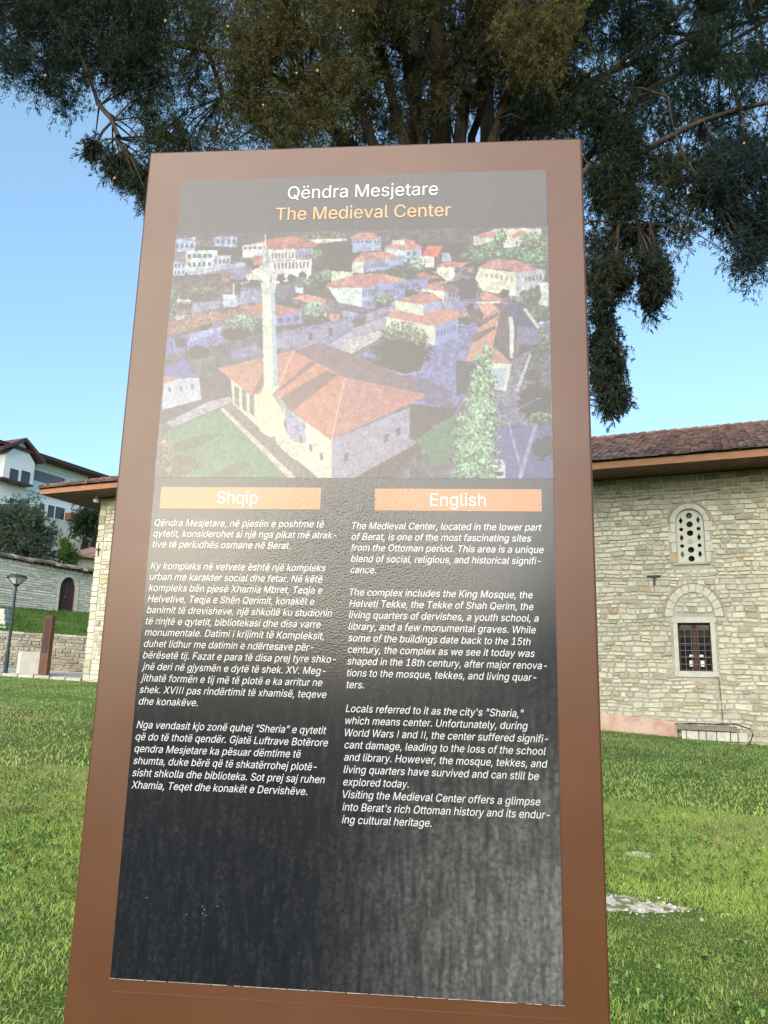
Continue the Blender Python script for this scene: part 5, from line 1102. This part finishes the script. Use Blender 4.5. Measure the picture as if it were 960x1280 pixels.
# hip roof with overhang
ov = 1.5; z0 = zE - .05; a, b = -.3 - ov, 20
MB().hexa(fbox(a, b, z0, z0 + .28, ov, -11 - ov)).build('eaves', M_vred, villa, bevel=.02)
rt = [FP(a - .08, z0 + .283, ov + .08), FP(b, z0 + .283, ov + .08), FP(b, z0 + .283, -11 - ov), FP(a - .08, z0 + .283, -11 - ov), FP(a + 7, z0 + 2.3, -5.5), FP(b, z0 + 2.3, -5.5)]
MB().add(rt, [(0, 1, 5, 4), (0, 4, 3), (3, 2, 5, 4), (0, 1, 2, 3)], (.22, .10, .09)).build('roof', M_tile, villa)
# projecting bay with gable
s1b, _ = FS(*K(330, 500)); s0b, _ = FS(*K(-40, 450)); s1b, s0b = min(s0b, s1b), max(s0b, s1b)
zb_lo = FS(*K(250, 610))[1]; 
bo = 1.3
sA_, zA_ = FS(*K(318, 400), bo); sB_, zB_ = FS(*K(45, 330), bo); zA_ = (zA_ + zB_) / 2
MB().hexa(fbox(sA_, sB_, zf2 + .25, zA_ + .45, bo, .003)).build('bay_wall', M_white, villa)
MB().hexa(fbox(sA_ - .08, sB_ + .08, zf2 + .1, zf2 + .247, bo + .08, .003)).build('bay_trim', M_vred, villa)
sap = FS(*K(262, 130), bo + .5)[0]; sap = (sA_ + sB_) / 2; zap = FS(*K(255, 180), bo)[1]
MB().add([FP(sA_, zA_ + .452, bo), FP(sB_, zA_ + .452, bo), FP(sap, zap, bo), FP(sA_, zA_ + .452, -2), FP(sB_, zA_ + .452, -2), FP(sap, zap, -2)], [(0, 1, 2), (0, 2, 5, 3), (1, 2, 5, 4), (3, 4, 5), (0, 1, 4, 3)]).build('gable', M_white, villa)
for sg, (sa, sb) in enumerate(((sA_ - .75, sap), (sap, sB_ + .75))):
    za = zA_ + .62 if sg == 0 else zap + .02; zb = zap + .02 if sg == 0 else zA_ + .62
    MB().hexa([FP(sa, za, bo + .5), FP(sb, zb, bo + .5), FP(sb, zb, -4), FP(sa, za, -4), FP(sa, za + .35, bo + .5), FP(sb, zb + .35, bo + .5), FP(sb, zb + .35, -4), FP(sa, za + .35, -4)]).build('gable_eave', M_vred, villa)
# windows
def fwin(x0, y0, x1, y1, o, wide=None, M=None):
    s_a, z_a = FS(*K(x0, y0), o); s_b, z_b = FS(*K(x1, y1), o); s0, s1 = sorted((s_a, s_b)); z0_, z1_ = sorted((z_a, z_b)); 
    zt_ = FS(*K((x0 + x1) / 2, y0), o)[1]; zb_ = FS(*K((x0 + x1) / 2, y1), o)[1]
    w = thing('window', None, None); w.parent = villa; w.location = -villa.location
    fr = MB(); t = .07
    for q_ in ((s0, s1, zb_, zb_ + t), (s0, s1, zt_ - t, zt_), (s0, s0 + t, zb_ + t, zt_ - t), (s1 - t, s1, zb_ + t, zt_ - t)): fr.hexa(fbox(*q_, o + .003, o + .05))
    fr.build('frame', M_vred if M is None else M, w); MB().hexa(fbox(s0 + t, s1 - t, zb_ + t, zt_ - t, o + .002, o + .02)).build('pane', M_vglass, w)
M_vglass = mat('villa window glass', (.05, .07, .08), .1, spec=.3)
fwin(95, 415, 155, 550, bo); fwin(200, 435, 262, 572, bo)
fwin(80, 675, 132, 745, .15, M=M_white); fwin(165, 695, 218, 765, .15, M=M_white); fwin(355, 730, 412, 800, .15, M=M_white); fwin(438, 745, 500, 872, .15, M=M_white); fwin(505, 762, 592, 888, .15, M=M_white)
# loggia recess right of the bay: its shade painted as a dark flat sheet, with pale beam and rail
s_a, z_a = FS(*K(320, 440)); s_b, z_b = FS(*K(600, 500)); s_c, z_c = FS(*K(330, 560))
MB().hexa(fbox(s_b, s_a, z_c + .4, FS(*K(450, 460))[1], .003, .02)).build('loggia_shade', mat('shaded loggia wall', (.20, .21, .24), .8), villa)
MB().hexa(fbox(-.4, s_a, FS(*K(450, 430))[1], FS(*K(450, 430))[1] + .14, .003, .12)).build('string_course', M_white, villa)
MB().hexa(fbox(-.55, 20, zf2 - .1, zf2 + .08, .153, .32)).build('string_course', M_white, villa)
s_a, z_a = FS(*K(605, 820), .15); s_b, z_b = FS(*K(690, 905), .15)
MB().hexa(fbox(min(s_a, s_b), max(s_a, s_b), z_b, z_a, .153, .9)).build('balcony_panel', mat('terracotta panel', (.25, .09, .05), .8, (.3, .12, .07), 4), villa)
